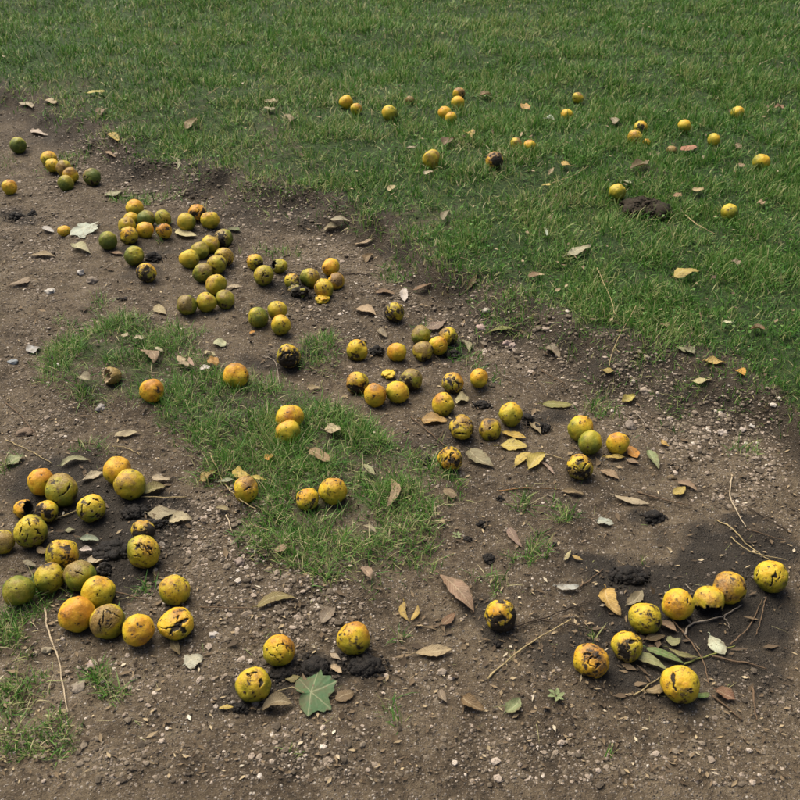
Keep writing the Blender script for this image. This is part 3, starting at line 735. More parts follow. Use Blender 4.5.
CLODS = [
 (15, 214, 15, 11, 'black husk clod at the left edge of the upper path'),
 (153, 255, 17, 15, 'black husk clod right of the yellow-green walnut below the upper left pile'),
 (33, 212, 11, 8, 'small black husk clod second from the left edge of the upper path'),
 (454, 352, 19, 11, 'black husk clod beneath the rotting foursome'),
 (528, 416, 13, 18, 'upright black husk clod touching the yellow walnut, centre right'),
 (542, 424, 15, 13, 'separate black husk clod right of the yellow walnut, centre right'),
 (482, 402, 18, 11, 'flat black husk clod above the scabbed yellow walnut'),
 (654, 514, 21, 16, 'black clod at the end of the cream leaf, right half of the path'),
 (627, 571, 42, 22, 'largest black crumbled husk clod, above the bottom right group'),
 (426, 459, 16, 14, 'black crumbs left of the crumpled dark orange walnut'),
 (481, 522, 11, 8, 'small black clod on bare path below the grey-tan leaf'),
 (135, 508, 26, 18, 'black husk lump below the large smooth olive-yellow walnut'),
 (155, 521, 27, 11, 'curved black husk strip under the pink leaf, lower left'),
 (112, 546, 36, 26, 'broad black husk heap left of the heavily cracked olive walnut'),
 (104, 566, 16, 14, 'black husk crumbs above the yellow walnut of the near left cluster'),
 (315, 663, 28, 24, 'black crumbly clod between the two bottom centre walnuts'),
 (366, 662, 38, 22, 'black crumbly heap under the finely spotted orange walnut'),
 (283, 671, 28, 14, 'black crumbs spilling below the walnut with the stem scar'),
 (241, 705, 18, 10, 'black crumbs below the walnut nearest the bottom edge'),
 (497, 642, 9, 7, 'small dark clod below the half black bottom centre walnut'),
 (489, 555, 11, 13, 'narrow dark clod on bare path right of the grass strip tip'),
 (377, 348, 15, 13, 'black husk crumbs between the dotted and smooth yellow walnuts'),
 (302, 294, 22, 9, 'black pulp under the blackened trio'),
 (622, 629, 15, 12, 'black crumbs left of the grey-scabbed walnut'),
 (467, 537, 10, 6, 'tiny dark clod at the right edge of the grass strip'),
 (500, 497, 8, 6, 'tiny dark clod left of the small tuft on bare path'),
 (552, 543, 9, 5, 'tiny dark clod above the white leaf on bare path'),
 (123, 297, 10, 5, 'small dark clod on bare path above the grass strip'),
]
for i, (px, py, w, h, label) in enumerate(CLODS):
    p, t = hit(px, py + h * .2, .004)
    W = w * t / FOC; D = h * t / FOC * 1.15
    g = np.random.default_rng(300 + i)
    N = int(np.clip(w * h / 6, 9, 90)); sp = []
    for k in range(N):
        a = g.uniform(0, 6.28); q = math.sqrt(g.uniform(0, 1))
        s = (.20 - .12 * q) * min(W, D) * g.uniform(.5, 1.4) + .0016
        zx, zy = math.cos(a) * q * W * .45, math.sin(a) * q * D * .45
        if 'curved' in label: zy += (zx / W) ** 2 * D * 1.2; 
        sp.append((zx, zy, s * .35 + (1 - q) * D * .22 * g.uniform(.1, 1), s, s * g.uniform(.7, 1.1), s * g.uniform(.55, .9)))
    for k in range(N // 2):
        a = g.uniform(0, 6.28); q = g.uniform(.5, .85); s = g.uniform(.001, .003)
        sp.append((math.cos(a) * q * W * .8, math.sin(a) * q * D * .8, s * .5, s, s, s))
    o = link('rotten_husk', lumps(sp, 400 + i), M_ROT, label, 'rotten husk', 'black rotted husk clods')
    o.location = p; o.location.z -= .003

# dark earth mound on the lawn
p, t = hit(645, 208, .01)
g = np.random.default_rng(5); sp = [(0, 0, 0, .060, .078, .020), (.02, -.02, 0, .045, .05, .022), (-.02, .03, 0, .05, .04, .018)]
for k in range(480):
    a = g.uniform(0, 6.28); q = math.sqrt(g.uniform()); s = .0014 + .0065 * g.uniform() ** 3
    if k % 5 == 0: q *= 1.35
    sp.append((math.cos(a) * q * .068, math.sin(a) * q * .085, max(0, 1 - q * q) * .020 + s * .2, s, s, s * .8))
o = link('molehill', lumps(sp, 51, sub=2), mat_objcolor('mound_earth', .95, 90), 'dark crumbly earth mound with litter on the lawn', 'molehill')
o.location = p; o.color = (.026, .020, .013, 1)

# ------------------------------------------------------------------ landmarks for naming small things
LAND = [
 (18, 145, 'solitary green walnut at far left'), (60, 170, 'five-walnut chain'), (92, 177, 'cracked green walnut with russet top'), (82, 228, 'pale jagged leaf'), (135, 215, 'upper left pile'),
 (186, 222, 'olive yellow walnut of the upper path'), (146, 272, 'black-blotched orange walnut, upper path'), (215, 255, 'crowded heap'), (206, 302, 'row of three olive walnuts'), (264, 275, 'slit green walnut'), (300, 283, 'blackened trio'),
 (331, 267, 'clean yellow walnut, upper middle'), (270, 317, 'close trio on bare path'), (288, 356, 'many-cracked black walnut'), (236, 375, 'large orange walnut atop the grass strip'), (357, 350, 'dotted yellow walnut'),
 (394, 312, 'half black walnut on the gravel'), (376, 392, 'three walnuts in line'), (435, 342, 'rotting foursome'), (479, 378, 'clean orange walnut, centre right'), (443, 404, 'tall yellow walnut'), (462, 428, 'black-and-ochre rotting walnut'),
 (510, 414, 'yellow walnut by the black clods'), (586, 436, 'yellow and green pair'), (580, 467, 'orange walnut with dark crack'), (450, 459, 'crumpled dark orange walnut'), (617, 443, 'orange walnut, right half'), (152, 390, 'lone orange walnut in grass'),
 (111, 376, 'greyed broken husk'), (289, 425, 'stacked pair in the grass strip'), (246, 489, 'slit orange walnut in grass'), (320, 495, 'near pair in the grass strip'), (55, 488, 'big olive walnut with curved slit'), (125, 478, 'large smooth olive-yellow walnut'),
 (91, 507, 'yellow walnut with black fissures'), (28, 532, 'star-cracked walnut'), (143, 550, 'heavily cracked olive walnut'), (75, 585, 'near left cluster'), (77, 614, 'big bright orange walnut'), (137, 630, 'yellow-orange cluster-end walnut'), (174, 590, 'lone walnut on gravel'), (176, 620, 'burst open walnut'),
 (279, 650, 'walnut with the stem scar'), (353, 638, 'finely spotted orange walnut'), (253, 684, 'walnut nearest the bottom edge'), (315, 690, 'green lobed leaf'), (501, 615, 'half black walnut at bottom centre'), (591, 660, 'rough orange walnut'),
 (645, 618, 'grey-scabbed walnut'), (678, 604, 'clear orange walnut'), (709, 601, 'broken shell'), (729, 587, 'russet-backed walnut'), (771, 576, 'slit walnut at the right edge'), (627, 646, 'gashed yellow walnut'), (681, 684, 'walnut with gaping split'), (627, 571, 'largest black clod'), (654, 514, 'black clod right of centre'),
 (346, 102, 'left walnut of the far three'), (390, 113, 'stalked walnut at the lawn top'), (448, 115, 'touching pair at the lawn back'), (431, 159, 'big clean lawn walnut'), (494, 160, 'rotting lawn walnut'), (523, 145, 'tan and orange lawn walnuts'), (567, 115, 'yellow-orange walnut in far grass'),
 (638, 133, 'lawn pair with a black hole'), (684, 126, 'walnut above the salmon leaf'), (714, 139, 'walnut right of the salmon leaf'), (737, 113, 'farthest top right walnut'), (761, 162, 'walnut near the lawn right edge'), (617, 192, 'walnut beside the molehill'), (645, 207, 'molehill'), (729, 212, 'nearest bright lawn walnut'),
]
taken = set()
def place_label(head, px, py):
    order = sorted(LAND, key=lambda q: math.hypot(q[0] - px, q[1] - py))
    def rel(q):
        dx, dy = px - q[0], py - q[1]; dd = math.hypot(dx, dy)
        a = math.degrees(math.atan2(-dy, dx)) % 360
        w = ['right of', 'above and right of', 'above', 'above and left of', 'left of', 'below and left of', 'below', 'below and right of'][int(((a + 22.5) % 360) // 45)]
        return ('close ' if dd < 24 else 'far ' if dd > 75 else '') + w
    cands = ['%s %s the %s' % (head, rel(q), q[2]) for q in order[:6]]
    for c in cands:
        if c not in taken and len(c.split()) <= 16:
            taken.add(c); return c
    taken.add(cands[0] + ' again'); return cands[0]

# ------------------------------------------------------------------ fallen leaves
LC = {'cream': (.42, .36, .22), 'tan': (.27, .195, .11), 'yellow': (.50, .37, .085), 'ochre': (.36, .24, .055), 'brown': (.155, .098, .046), 'grey': (.22, .185, .125), 'white': (.50, .48, .41),
      'pink': (.37, .27, .175), 'salmon': (.48, .21, .11), 'orange': (.55, .26, .03), 'palegreen': (.27, .30, .15), 'green': (.10, .19, .045), 'olive': (.20, .19, .06), 'bluegrey': (.24, .28, .24)}
LW = {'cream': 'cream', 'tan': 'tan', 'yellow': 'yellow', 'ochre': 'ochre', 'brown': 'brown', 'grey': 'grey-brown', 'white': 'whitish', 'pink': 'pinkish', 'salmon': 'salmon pink', 'orange': 'orange',
      'palegreen': 'pale green', 'green': 'green', 'olive': 'olive', 'bluegrey': 'pale blue-grey'}
# x1 y1 x2 y2 width colour [arch]
LEAVES = [
 (19, 105, 33, 110, 5, 'cream'), (34, 129, 48, 135, 5, 'white'), (109, 133, 119, 141, 8, 'yellow'), (106, 151, 116, 157, 5, 'tan'), (99, 115, 106, 109, 5, 'tan'), (186, 129, 198, 119, 5, 'tan'), (170, 157, 178, 170, 4, 'cream'),
 (102, 195, 122, 190, 5, 'palegreen'), (44, 226, 54, 232, 5, 'white'), (76, 244, 90, 253, 6, 'cream'), (176, 230, 198, 236, 7, 'cream'), (30, 255, 54, 256, 5, 'tan'), (86, 93, 105, 91, 5, 'yellow'), (47, 100, 57, 104, 5, 'pink'), (109, 252, 123, 254, 4, 'tan'),
 (264, 101, 278, 103, 5, 'cream'), (264, 107, 275, 109, 3.5, 'cream'), (329, 219, 350, 221, 10, 'cream'), (324, 231, 341, 227, 7, 'cream'), (355, 244, 375, 238, 5, 'pink'), (365, 262, 373, 254, 5, 'brown'), (228, 229, 240, 231, 4, 'green'), (389, 191, 395, 185, 4, 'cream'), (285, 114, 290, 122, 3, 'tan'),
 (566, 256, 591, 245, 6, 'cream', 1), (544, 227, 547, 236, 3, 'white'), (529, 277, 540, 272, 5, 'brown'), (562, 161, 574, 166, 4, 'yellow'), (549, 175, 554, 167, 3.5, 'tan'), (542, 185, 552, 185, 3, 'yellow'), (444, 145, 454, 138, 6, 'brown'), (465, 132, 472, 137, 4, 'yellow'), (525, 104, 529, 110, 5, 'yellow'),
 (424, 174, 433, 171, 3.5, 'cream'), (545, 118, 555, 120, 5, 'white'), (443, 220, 450, 210, 5, 'grey'), (406, 148, 416, 147, 3.5, 'cream'), (480, 95, 491, 94, 4, 'tan'),
 (680, 150, 695, 145, 8, 'salmon'), (630, 169, 645, 161, 6, 'brown'), (620, 180, 632, 183, 3.5, 'cream'), (675, 197, 681, 193, 5, 'tan'), (758, 201, 765, 203, 6, 'pink'), (691, 190, 704, 188, 5, 'cream'), (674, 277, 699, 271, 7, 'yellow', 1), (611, 118, 615, 124, 6, 'pink'), (732, 260, 740, 264, 6, 'pink'), (735, 144, 740, 149, 5, 'tan'), (774, 107, 784, 108, 4, 'tan'), (736, 165, 745, 166, 5, 'tan'),
 (10, 286, 31, 279, 5, 'grey'), (159, 304, 166, 314, 6, 'pink'), (26, 351, 40, 347, 8, 'white'), (134, 337, 144, 338, 5, 'cream'), (140, 350, 153, 363, 11, 'tan'), (80, 376, 90, 380, 9, 'grey'), (177, 356, 185, 361, 6, 'cream'), (177, 363, 189, 366, 5, 'cream'), (189, 357, 194, 366, 5, 'cream'), (155, 347, 163, 351, 4, 'cream'), (121, 335, 128, 336, 4, 'cream'), (115, 435, 140, 432, 6, 'cream'),
 (215, 340, 226, 346, 9, 'cream'), (207, 354, 215, 354, 7, 'cream'), (207, 360, 219, 363, 7, 'ochre'), (307, 387, 320, 387, 4, 'tan'), (356, 309, 376, 315, 7, 'pink'), (379, 328, 387, 337, 8, 'grey'), (227, 287, 241, 286, 3.5, 'cream'), (375, 292, 395, 294, 6, 'brown'), (250, 334, 255, 331, 3.5, 'orange'), (200, 370, 210, 366, 4, 'white'),
 (405, 301, 405, 287, 9, 'white'), (412, 290, 432, 283, 7, 'brown'), (426, 329, 446, 320, 8, 'grey'), (487, 334, 518, 331, 6, 'olive', 1), (546, 346, 560, 357, 12, 'grey'), (542, 404, 572, 405, 7, 'olive'), (460, 340, 469, 352, 5, 'palegreen'), (466, 291, 477, 273, 5, 'brown'), (455, 399, 469, 400, 11, 'cream'), (421, 419, 447, 421, 11, 'ochre'),
 (502, 432, 527, 438, 9, 'yellow'), (498, 446, 527, 447, 10, 'yellow'), (515, 466, 531, 452, 10, 'yellow'), (529, 469, 545, 453, 12, 'yellow'), (469, 450, 494, 467, 13, 'grey'), (443, 490, 458, 495, 10, 'tan'), (531, 422, 541, 434, 6, 'tan'), (509, 527, 522, 547, 9, 'grey'), (556, 586, 579, 586, 7, 'white'), (565, 560, 571, 550, 5, 'cream'), (572, 555, 583, 560, 4, 'yellow'),
 (560, 490, 584, 494, 5, 'tan'), (541, 461, 555, 475, 4, 'pink'), (440, 575, 474, 612, 14, 'tan', 1), (441, 625, 455, 612, 9, 'brown'), (404, 602, 410, 622, 8, 'ochre'), (411, 620, 418, 605, 6, 'yellow'), (416, 654, 452, 650, 13, 'pink'), (506, 712, 520, 698, 15, 'palegreen'), (462, 697, 485, 710, 14, 'brown'), (440, 690, 447, 703, 8, 'grey'),
 (600, 371, 614, 372, 8, 'ochre'), (622, 402, 635, 395, 9, 'yellow'), (690, 381, 712, 379, 7, 'cream', 1), (705, 361, 726, 362, 6, 'yellow'), (660, 324, 672, 325, 4, 'tan'), (722, 322, 734, 322, 4, 'white'), (750, 329, 765, 329, 6, 'brown'), (736, 370, 745, 375, 7, 'orange'), (678, 346, 686, 352, 8, 'palegreen'), (685, 349, 694, 354, 8, 'palegreen'),
 (605, 457, 626, 457, 4, 'yellow', 1), (627, 446, 637, 458, 8, 'orange'), (648, 450, 659, 469, 10, 'palegreen'), (661, 439, 669, 446, 5, 'yellow'), (673, 494, 685, 486, 9, 'yellow'), (677, 482, 697, 490, 6, 'grey'), (615, 496, 650, 504, 8, 'cream'), (597, 521, 614, 524, 7, 'white'), (600, 470, 619, 479, 6, 'tan'), (626, 460, 639, 463, 5, 'tan'),
 (606, 588, 621, 615, 16, 'yellow'), (627, 605, 642, 590, 12, 'grey'), (666, 640, 681, 639, 8, 'palegreen'), (646, 648, 684, 663, 8, 'green', 1), (622, 655, 668, 670, 8, 'palegreen', 1), (668, 648, 699, 657, 6, 'olive', 1), (710, 635, 725, 654, 15, 'white'), (645, 691, 664, 684, 10, 'tan'), (716, 690, 736, 700, 12, 'brown'), (696, 696, 710, 694, 7, 'green'), (660, 622, 677, 632, 9, 'tan'), (645, 640, 665, 636, 10, 'brown'),
 (262, 710, 293, 704, 15, 'tan', 1), (285, 679, 300, 676, 8, 'olive'), (330, 653, 341, 660, 6, 'cream'), (331, 665, 342, 673, 8, 'cream'), (335, 700, 354, 692, 12, 'brown'), (322, 623, 335, 607, 12, 'grey'), (257, 607, 297, 598, 10, 'olive'), (362, 567, 371, 580, 8, 'pink'), (274, 551, 289, 545, 8, 'tan'), (219, 708, 234, 707, 5, 'yellow'),
 (309, 449, 330, 461, 10, 'tan'), (237, 467, 250, 476, 6, 'yellow'), (250, 476, 267, 480, 4, 'yellow'), (264, 459, 274, 454, 7, 'orange'), (201, 481, 216, 471, 10, 'yellow'), (217, 482, 235, 480, 4, 'cream'), (391, 478, 387, 507, 11, 'tan', 1), (362, 525, 376, 532, 4, 'pink'), (216, 507, 230, 510, 6, 'tan'), (364, 464, 375, 475, 5, 'palegreen'), (327, 425, 341, 431, 9, 'cream'),
 (6, 466, 25, 456, 9, 'palegreen'), (60, 466, 89, 460, 7, 'palegreen'), (80, 482, 104, 472, 6, 'cream'), (147, 513, 179, 512, 12, 'pink', 1), (167, 522, 192, 519, 11, 'cream'), (144, 493, 165, 486, 12, 'olive'), (151, 477, 172, 479, 8, 'cream'), (86, 561, 103, 560, 10, 'cream'), (79, 550, 94, 551, 5, 'white'), (79, 539, 99, 540, 7, 'bluegrey'), (37, 548, 50, 551, 9, 'tan'), (22, 560, 36, 566, 7, 'grey'), (64, 530, 75, 529, 4, 'palegreen'),
 (185, 665, 203, 657, 17, 'white'), (172, 637, 180, 655, 10, 'brown'),
]

def on_grass(x, y):
    s = float(lawn_s(np.array([x]), np.array([y]))[0]); u, v = to_px(np.array([x]), np.array([y]))
    return max(float(sstep(0, .15, s)), float(blobs(u, v, STRIP)[0]))

def leaf_mesh(A, B, w, seed, arch, cup, wav, blunt, stem):
    g = np.random.default_rng(seed); nu, nv = 14, 7
    A, B = np.array(A), np.array(B); L = np.linalg.norm(B - A); e1 = (B - A) / L
    e2 = unit(np.cross([0, 0, 1.0], e1)); e3 = np.cross(e1, e2)
    bend = g.normal() * .10; tw = g.normal() * .3
    V, lu, lv = [], [], []
    ph = g.uniform(0, 6.28, 4)
    for i in range(nu):
        u = i / (nu - 1)
        prof = (math.sin(math.pi * min(max(u, .004), .996) ** blunt) ** .8)
        for j in range(nv):
            q = j / (nv - 1) * 2 - 1
            hw = w * .5 * prof * (1 + .09 * math.sin(u * 31 + ph[0] + (3 if q > 0 else 0)) * abs(q))
            y = q * hw + bend * L * math.sin(math.pi * u)
            z = arch * L * math.sin(math.pi * u) + cup * abs(q) ** 1.6 * w * prof + wav * w * math.sin(u * 9 + ph[1] + q * 1.5) * (.3 + abs(q)) + tw * q * hw * (u - .5)
            V.append(A + e1 * u * L + e2 * y + e3 * z); lu.append(u); lv.append(abs(q))
    V = np.array(V)
    gz = ground_h(V[:, 0], V[:, 1]); base = np.interp(0, [0, 1], [0, 1])
    V[:, 2] += max(0, float((gz + .0035 - V[:, 2]).max()) * .65)
    V[:, 2] = np.maximum(V[:, 2], gz + .0025)
    fq = []
    for i in range(nu - 1):
        for j in range(nv - 1):
            a = i * nv + j; fq += [a, a + nv, a + nv + 1, a + 1]
    c = V.mean(0)
    return c, np_mesh('leaf', V - c, fq, np.full(len(fq) // 4, 4), True, {'lu': lu, 'lv': lv}), (A + e1 * L * .02, -e1, L)

def tube(pts, rad, seg=6):
    pts = [np.array(p, float) for p in pts]; n = len(pts); V, Fq = [], []
    for i, p in enumerate(pts):
        d = unit((pts[min(i + 1, n - 1)] - pts[max(i - 1, 0)])); s = unit(np.cross(d, [.12, .3, 1.0])); t = np.cross(d, s)
        r = rad[i] if hasattr(rad, '__len__') else rad
        for k in range(seg):
            a = k * 2 * math.pi / seg; V.append(p + r * (math.cos(a) * s + math.sin(a) * t))
    for i in range(n - 1):
        for k in range(seg):
            a, b = i * seg + k, i * seg + (k + 1) % seg; Fq.append((a, b, b + seg, a + seg))
    ff = [q for f in Fq for q in f]; ft = [4] * len(Fq)
    ff += list(range(seg))[::-1] + [(n - 1) * seg + k for k in range(seg)]; ft += [seg, seg]
    return V, ff, ft

for i, row in enumerate(LEAVES):
    x1, y1, x2, y2, w, colr = row[:6]; big = len(row) > 6
    c0, t0 = hit((x1 + x2) / 2, (y1 + y2) / 2, .006)
    lift = .006 + .014 * on_grass(c0.x, c0.y)
    A, t1 = hit(x1, y1, lift); B, t2 = hit(x2, y2, lift)
    dx, dy = x2 - x1, y2 - y1; q = math.hypot(dx, dy); mx, my = (x1 + x2) / 2, (y1 + y2) / 2
    P1, _ = hit(mx - dy / q * w / 2, my + dx / q * w / 2, lift); P2, _ = hit(mx + dy / q * w / 2, my - dx / q * w / 2, lift)
    wd = min(max((P1 - P2).length * .9, .007), .045)
    L = (B - A).length
    if L > .15: m = (A + B) / 2; A = m + (A - m) * (.15 / L); B = m + (B - m) * (.15 / L)
    g = np.random.default_rng(2000 + i)
    blunt = .62 + .5 * g.uniform() if w / q < .7 else .75
    c, me, st = leaf_mesh(A, B, wd, 2100 + i, (.10 if big else .03) * g.uniform(.4, 1.4), g.uniform(-.10, .28), .06 * g.uniform(.4, 1.5), blunt, None)
    size = 'small' if q < 14 else 'broad' if w > 10 else 'narrow' if w / q < .3 else 'dry'
    if size == 'dry' and 'green' in colr: size = 'fallen'
    lab = place_label('%s %s leaf' % (size, LW[colr]), mx, my)
    if q > 17:
        hd = holder('fallen_leaf', c, lab, 'leaf', 'leaves lying on the ground'); o = link('blade', me, M_LEAF, parent=hd)
    else:
        o = link('fallen_leaf', me, M_LEAF, lab, 'leaf', 'leaves lying on the ground'); o.location = c
    j = g.normal(size=3) * .06 + g.normal() * .08
    o.color = tuple(np.clip(np.array(LC[colr]) * (.88 + j), .01, .8)) + (1,)
    if q > 17:
        p0, d0, LL = st; e = p0 + d0 * LL * .16; e[2] = max(e[2], float(ground_h(e[:1], e[1:2])[0]) + .002)
        mdl = (p0 + e) / 2; mdl[2] += .003
        V_, f_, ft_ = tube([p0 - c, mdl - c, e - c], [.0011, .0009, .0008], 5)
        s = link('stalk', np_mesh('stalk', V_, f_, ft_), M_TWIG, parent=hd); s.color = tuple(np.array(tuple(o.color)[:3]) * .8) + (1,)

def lobed_leaf(name, outline, cpx, scale_px, rot, colr, label, lift, sq):
    """outline: (angle deg, radius) pairs"""
    p, t = hit(*cpx, lift); s = scale_px * t / FOC
    oa = np.radians([a for a, _ in outline] + [outline[0][0] + 360]); orr = np.array([r for _, r in outline] + [outline[0][1]])
    N = 144; th = np.linspace(0, 2 * math.pi, N, endpoint=False); rad = np.interp(th, oa - oa[0], orr)
    th = th + oa[0]
    V, lu, lv = [np.zeros(3)], [0], [.02]; R = 6
    for k in range(1, R + 1):
        for a, r in zip(th, rad):
            q = k / R; x, y = math.cos(a + rot) * r * q * s, math.sin(a + rot) * r * q * s * sq
            z = .05 * s * math.sin(a * 3) * q + .12 * s * q * q * math.sin(a * 2 + 1)
            V.append(np.array([x, y, z])); lu.append(0.0)
            da = min(abs((a - math.radians(m) + math.pi) % (2 * math.pi) - math.pi) for m in (0, 56, 112, 248, 304))
            lv.append(min(.14, .035 + 1.7 * r * q * math.sin(min(da, 1.5))))
    ff, ft = [], []
    for i in range(N): ff += [0, 1 + i, 1 + (i + 1) % N]; ft.append(3)
    for k in range(R - 1):
        for i in range(N):
            a, b = 1 + k * N + i, 1 + k * N + (i + 1) % N; ff += [a, a + N, b + N, b]; ft.append(4)
    V = np.array(V); gz = ground_h(V[:, 0] + p.x, V[:, 1] + p.y)
    V[:, 2] = np.maximum(V[:, 2] + p.z, gz + .003) - p.z
    o = link(name, np_mesh(name, V, ff, ft, True, {'lu': lu, 'lv': lv}), M_LEAF, label, 'leaf', 'leaves lying on the ground'); o.location = p; o.color = LC.get(colr, colr)[:3] + (1,)
    return o, p
MAPLE = [(0, 1.0), (9, .84), (16, .88), (24, .74), (33, .66), (45, .80), (56, 1.0), (64, .86), (72, .86), (84, .70), (98, .74), (112, .90), (122, .78), (140, .66), (160, .52), (180, .30), (200, .52), (220, .66), (238, .78), (248, .90), (262, .74), (276, .70), (288, .86), (296, .86), (304, 1.0), (315, .80), (327, .66), (336, .74), (344, .88), (351, .84)]
o, p = lobed_leaf('lobed_leaf', MAPLE, (311, 692), 27, math.radians(20), (.065, .135, .055), 'green lobed leaf with pale veins at the bottom edge', .009, 1.25)
e, _ = hit(274, 692, .004)
V_, f_, ft_ = tube([Vector((-.012, -.004, .002)), (Vector(e) - p) * .5 + Vector((0, .006, .006)), Vector(e) - p], [.0014, .0011, .0010])
s = link('stalk', np_mesh('stalk', V_, f_, ft_), M_TWIG, parent=o); s.color = (.27, .22, .12, 1)
lobed_leaf('lobed_leaf', MAPLE, (83, 228), 17, math.radians(-12), (.42, .46, .37), 'pale jagged leaf lying flat on the upper path', .008, 1.35)

# ------------------------------------------------------------------ twigs and dry stalks
TC = {'straw': (.36, .28, .14), 'brown': (.13, .085, .05), 'dark': (.055, .04, .028), 'grey': (.24, .20, .155), 'green': (.22, .23, .06), 'rust': (.26, .13, .045), 'pale': (.42, .34, .23)}
TWIGS = [
 ([(6, 403), (20, 415), (38, 438)], 'brown', 1.7), ([(6, 440), (28, 450), (52, 464)], 'straw', 1.5), ([(211, 456), (224, 482), (238, 498), (256, 509)], 'straw', 1.5), ([(45, 608), (47, 627), (58, 660), (68, 712)], 'pale', 2.2),
 ([(488, 679), (525, 647), (571, 619)], 'straw', 2.0), ([(511, 628), (540, 619), (575, 606), (592, 600)], 'dark', 1.6), ([(580, 587), (592, 578), (603, 569)], 'brown', 1.6), ([(540, 620), (575, 625), (602, 633)], 'dark', 1.4),
 ([(638, 492), (665, 500), (692, 506)], 'brown', 1.9), ([(732, 475), (731, 500), (746, 527)], 'pale', 1.9), ([(717, 520), (750, 547), (770, 561)], 'straw', 1.5), ([(731, 537), (750, 551), (788, 561)], 'straw', 1.5), ([(747, 507), (788, 531)], 'dark', 1.3), ([(747, 529), (786, 541)], 'brown', 1.2),
 ([(672, 619), (687, 637), (702, 659), (709, 684)], 'brown', 1.9), ([(684, 664), (710, 655), (735, 646)], 'green', 1.9), ([(712, 656), (737, 662), (767, 669)], 'brown', 2.2), ([(730, 645), (750, 625), (762, 600)], 'brown', 1.6), ([(766, 597), (762, 615), (756, 635)], 'brown', 1.5), ([(752, 685), (754, 702), (757, 720)], 'brown', 2.0), ([(712, 695), (742, 720)], 'brown', 2.2),
 ([(634, 695), (664, 675)], 'straw', 1.5), ([(685, 584), (694, 592)], 'grey', 1.3), ([(636, 306), (615, 345), (609, 367)], 'straw', 1.6), ([(597, 268), (611, 300), (615, 315)], 'straw', 1.5), ([(700, 312), (705, 340), (712, 376)], 'brown', 1.5), ([(685, 215), (700, 226), (716, 234)], 'straw', 1.9), ([(552, 183), (572, 176), (589, 166)], 'straw', 1.6),
 ([(542, 371), (566, 384)], 'brown', 1.9), ([(502, 375), (535, 388)], 'grey', 1.6), ([(337, 274), (372, 275)], 'dark', 1.7), ([(262, 356), (275, 362), (280, 387)], 'grey', 1.6), ([(635, 412), (660, 441)], 'grey', 1.4), ([(411, 417), (428, 431), (445, 446)], 'brown', 1.8), ([(499, 491), (530, 488), (560, 489)], 'rust', 1.5),
 ([(526, 411), (527, 450), (527, 475)], 'dark', 1.3), ([(66, 440), (97, 444)], 'brown', 1.7), ([(112, 446), (126, 448), (140, 455)], 'straw', 1.5), ([(55, 519), (77, 510)], 'straw', 1.9), ([(104, 269), (124, 257)], 'grey', 1.8), ([(546, 454), (567, 460)], 'straw', 1.4), ([(141, 497), (187, 497)], 'straw', 1.6), ([(115, 592), (147, 600)], 'brown', 1.7), ([(200, 607), (257, 609)], 'brown', 1.3),
 ([(537, 535), (555, 527)], 'dark', 1.8), ([(547, 494), (561, 502)], 'grey', 1.7), ([(226, 515), (232, 531)], 'pale', 1.7), ([(251, 524), (270, 531)], 'straw', 1.5), ([(225, 476), (232, 461)], 'straw', 1.3), ([(207, 95), (222, 85)], 'straw', 1.5),
]
def world_path(pts, lift, seed, sub=6):
    g = np.random.default_rng(seed); P = []
    for (x, y) in pts:
        c, _ = hit(x, y, lift)
        c, _ = hit(x, y, lift + .018 * on_grass(c.x, c.y)); P.append(np.array(c))
    out = []
    for i in range(len(P) - 1):
        p0 = P[max(i - 1, 0)]; p1 = P[i]; p2 = P[i + 1]; p3 = P[min(i + 2, len(P) - 1)]
        for k in range(sub):
            t = k / sub
            out.append(.5 * (2 * p1 + (p2 - p0) * t + (2 * p0 - 5 * p1 + 4 * p2 - p3) * t * t + (3 * p1 - p0 - 3 * p2 + p3) * t ** 3))
    out.append(P[-1]); out = np.array(out)
    out[1:-1] += g.normal(size=(len(out) - 2, 3)) * [.0008, .0008, .0006]
    gz = ground_h(out[:, 0], out[:, 1]); out[:, 2] = np.maximum(out[:, 2], gz + lift * .6)
    return out
def twig(pts, colr, rad, seed, name, label, parent=None, origin=None, group='twigs and stalks on the ground'):
    rad = rad * .00085
    P = world_path(pts, rad * 1.6 + .002, seed)
    rs = np.linspace(rad * 1.15, rad * .65, len(P)) * (1 + .12 * np.random.default_rng(seed).normal(size=len(P)))
    c = P.mean(0) if origin is None else origin
    V_, f_, ft_ = tube(list(P - c), list(rs))
    o = link(name, np_mesh(name, V_, f_, ft_), M_TWIG, label, 'twig' if label else None, group if label else None, parent=parent)
    if parent is None: o.location = c
    o.color = TC[colr] + (1,)
    return o, c
TWN = {'straw': 'straw-coloured', 'brown': 'brown', 'dark': 'dark', 'grey': 'grey', 'green': 'green', 'rust': 'rust-brown', 'pale': 'pale'}
for i, (pts, colr, rad) in enumerate(TWIGS):
    L = math.hypot(pts[0][0] - pts[-1][0], pts[0][1] - pts[-1][1]); mx = sum(q[0] for q in pts) / len(pts); my = sum(q[1] for q in pts) / len(pts)
    nm = 'dry_stalk' if colr in ('straw', 'green') else 'twig'
    twig(pts, colr, rad, 3000 + i, nm, place_label('%s %s %s' % ('long' if L > 45 else 'short' if L < 25 else 'thin', TWN[colr], nm.replace('_', ' ').replace('dry stalk', 'stalk')), mx, my))
o, c = twig([(685, 635), (691, 624), (707, 620), (725, 615), (742, 605)], 'grey', 2.1, 3900, 'twig', 'forked grey twig lying below the broken shell, bottom right')
twig([(691, 624), (687, 619), (684, 614)], 'grey', 1.6, 3901, 'side_twig', None, o, c)
twig([(724, 616), (727, 622), (730, 629)], 'grey', 1.5, 3902, 'side_twig', None, o, c)

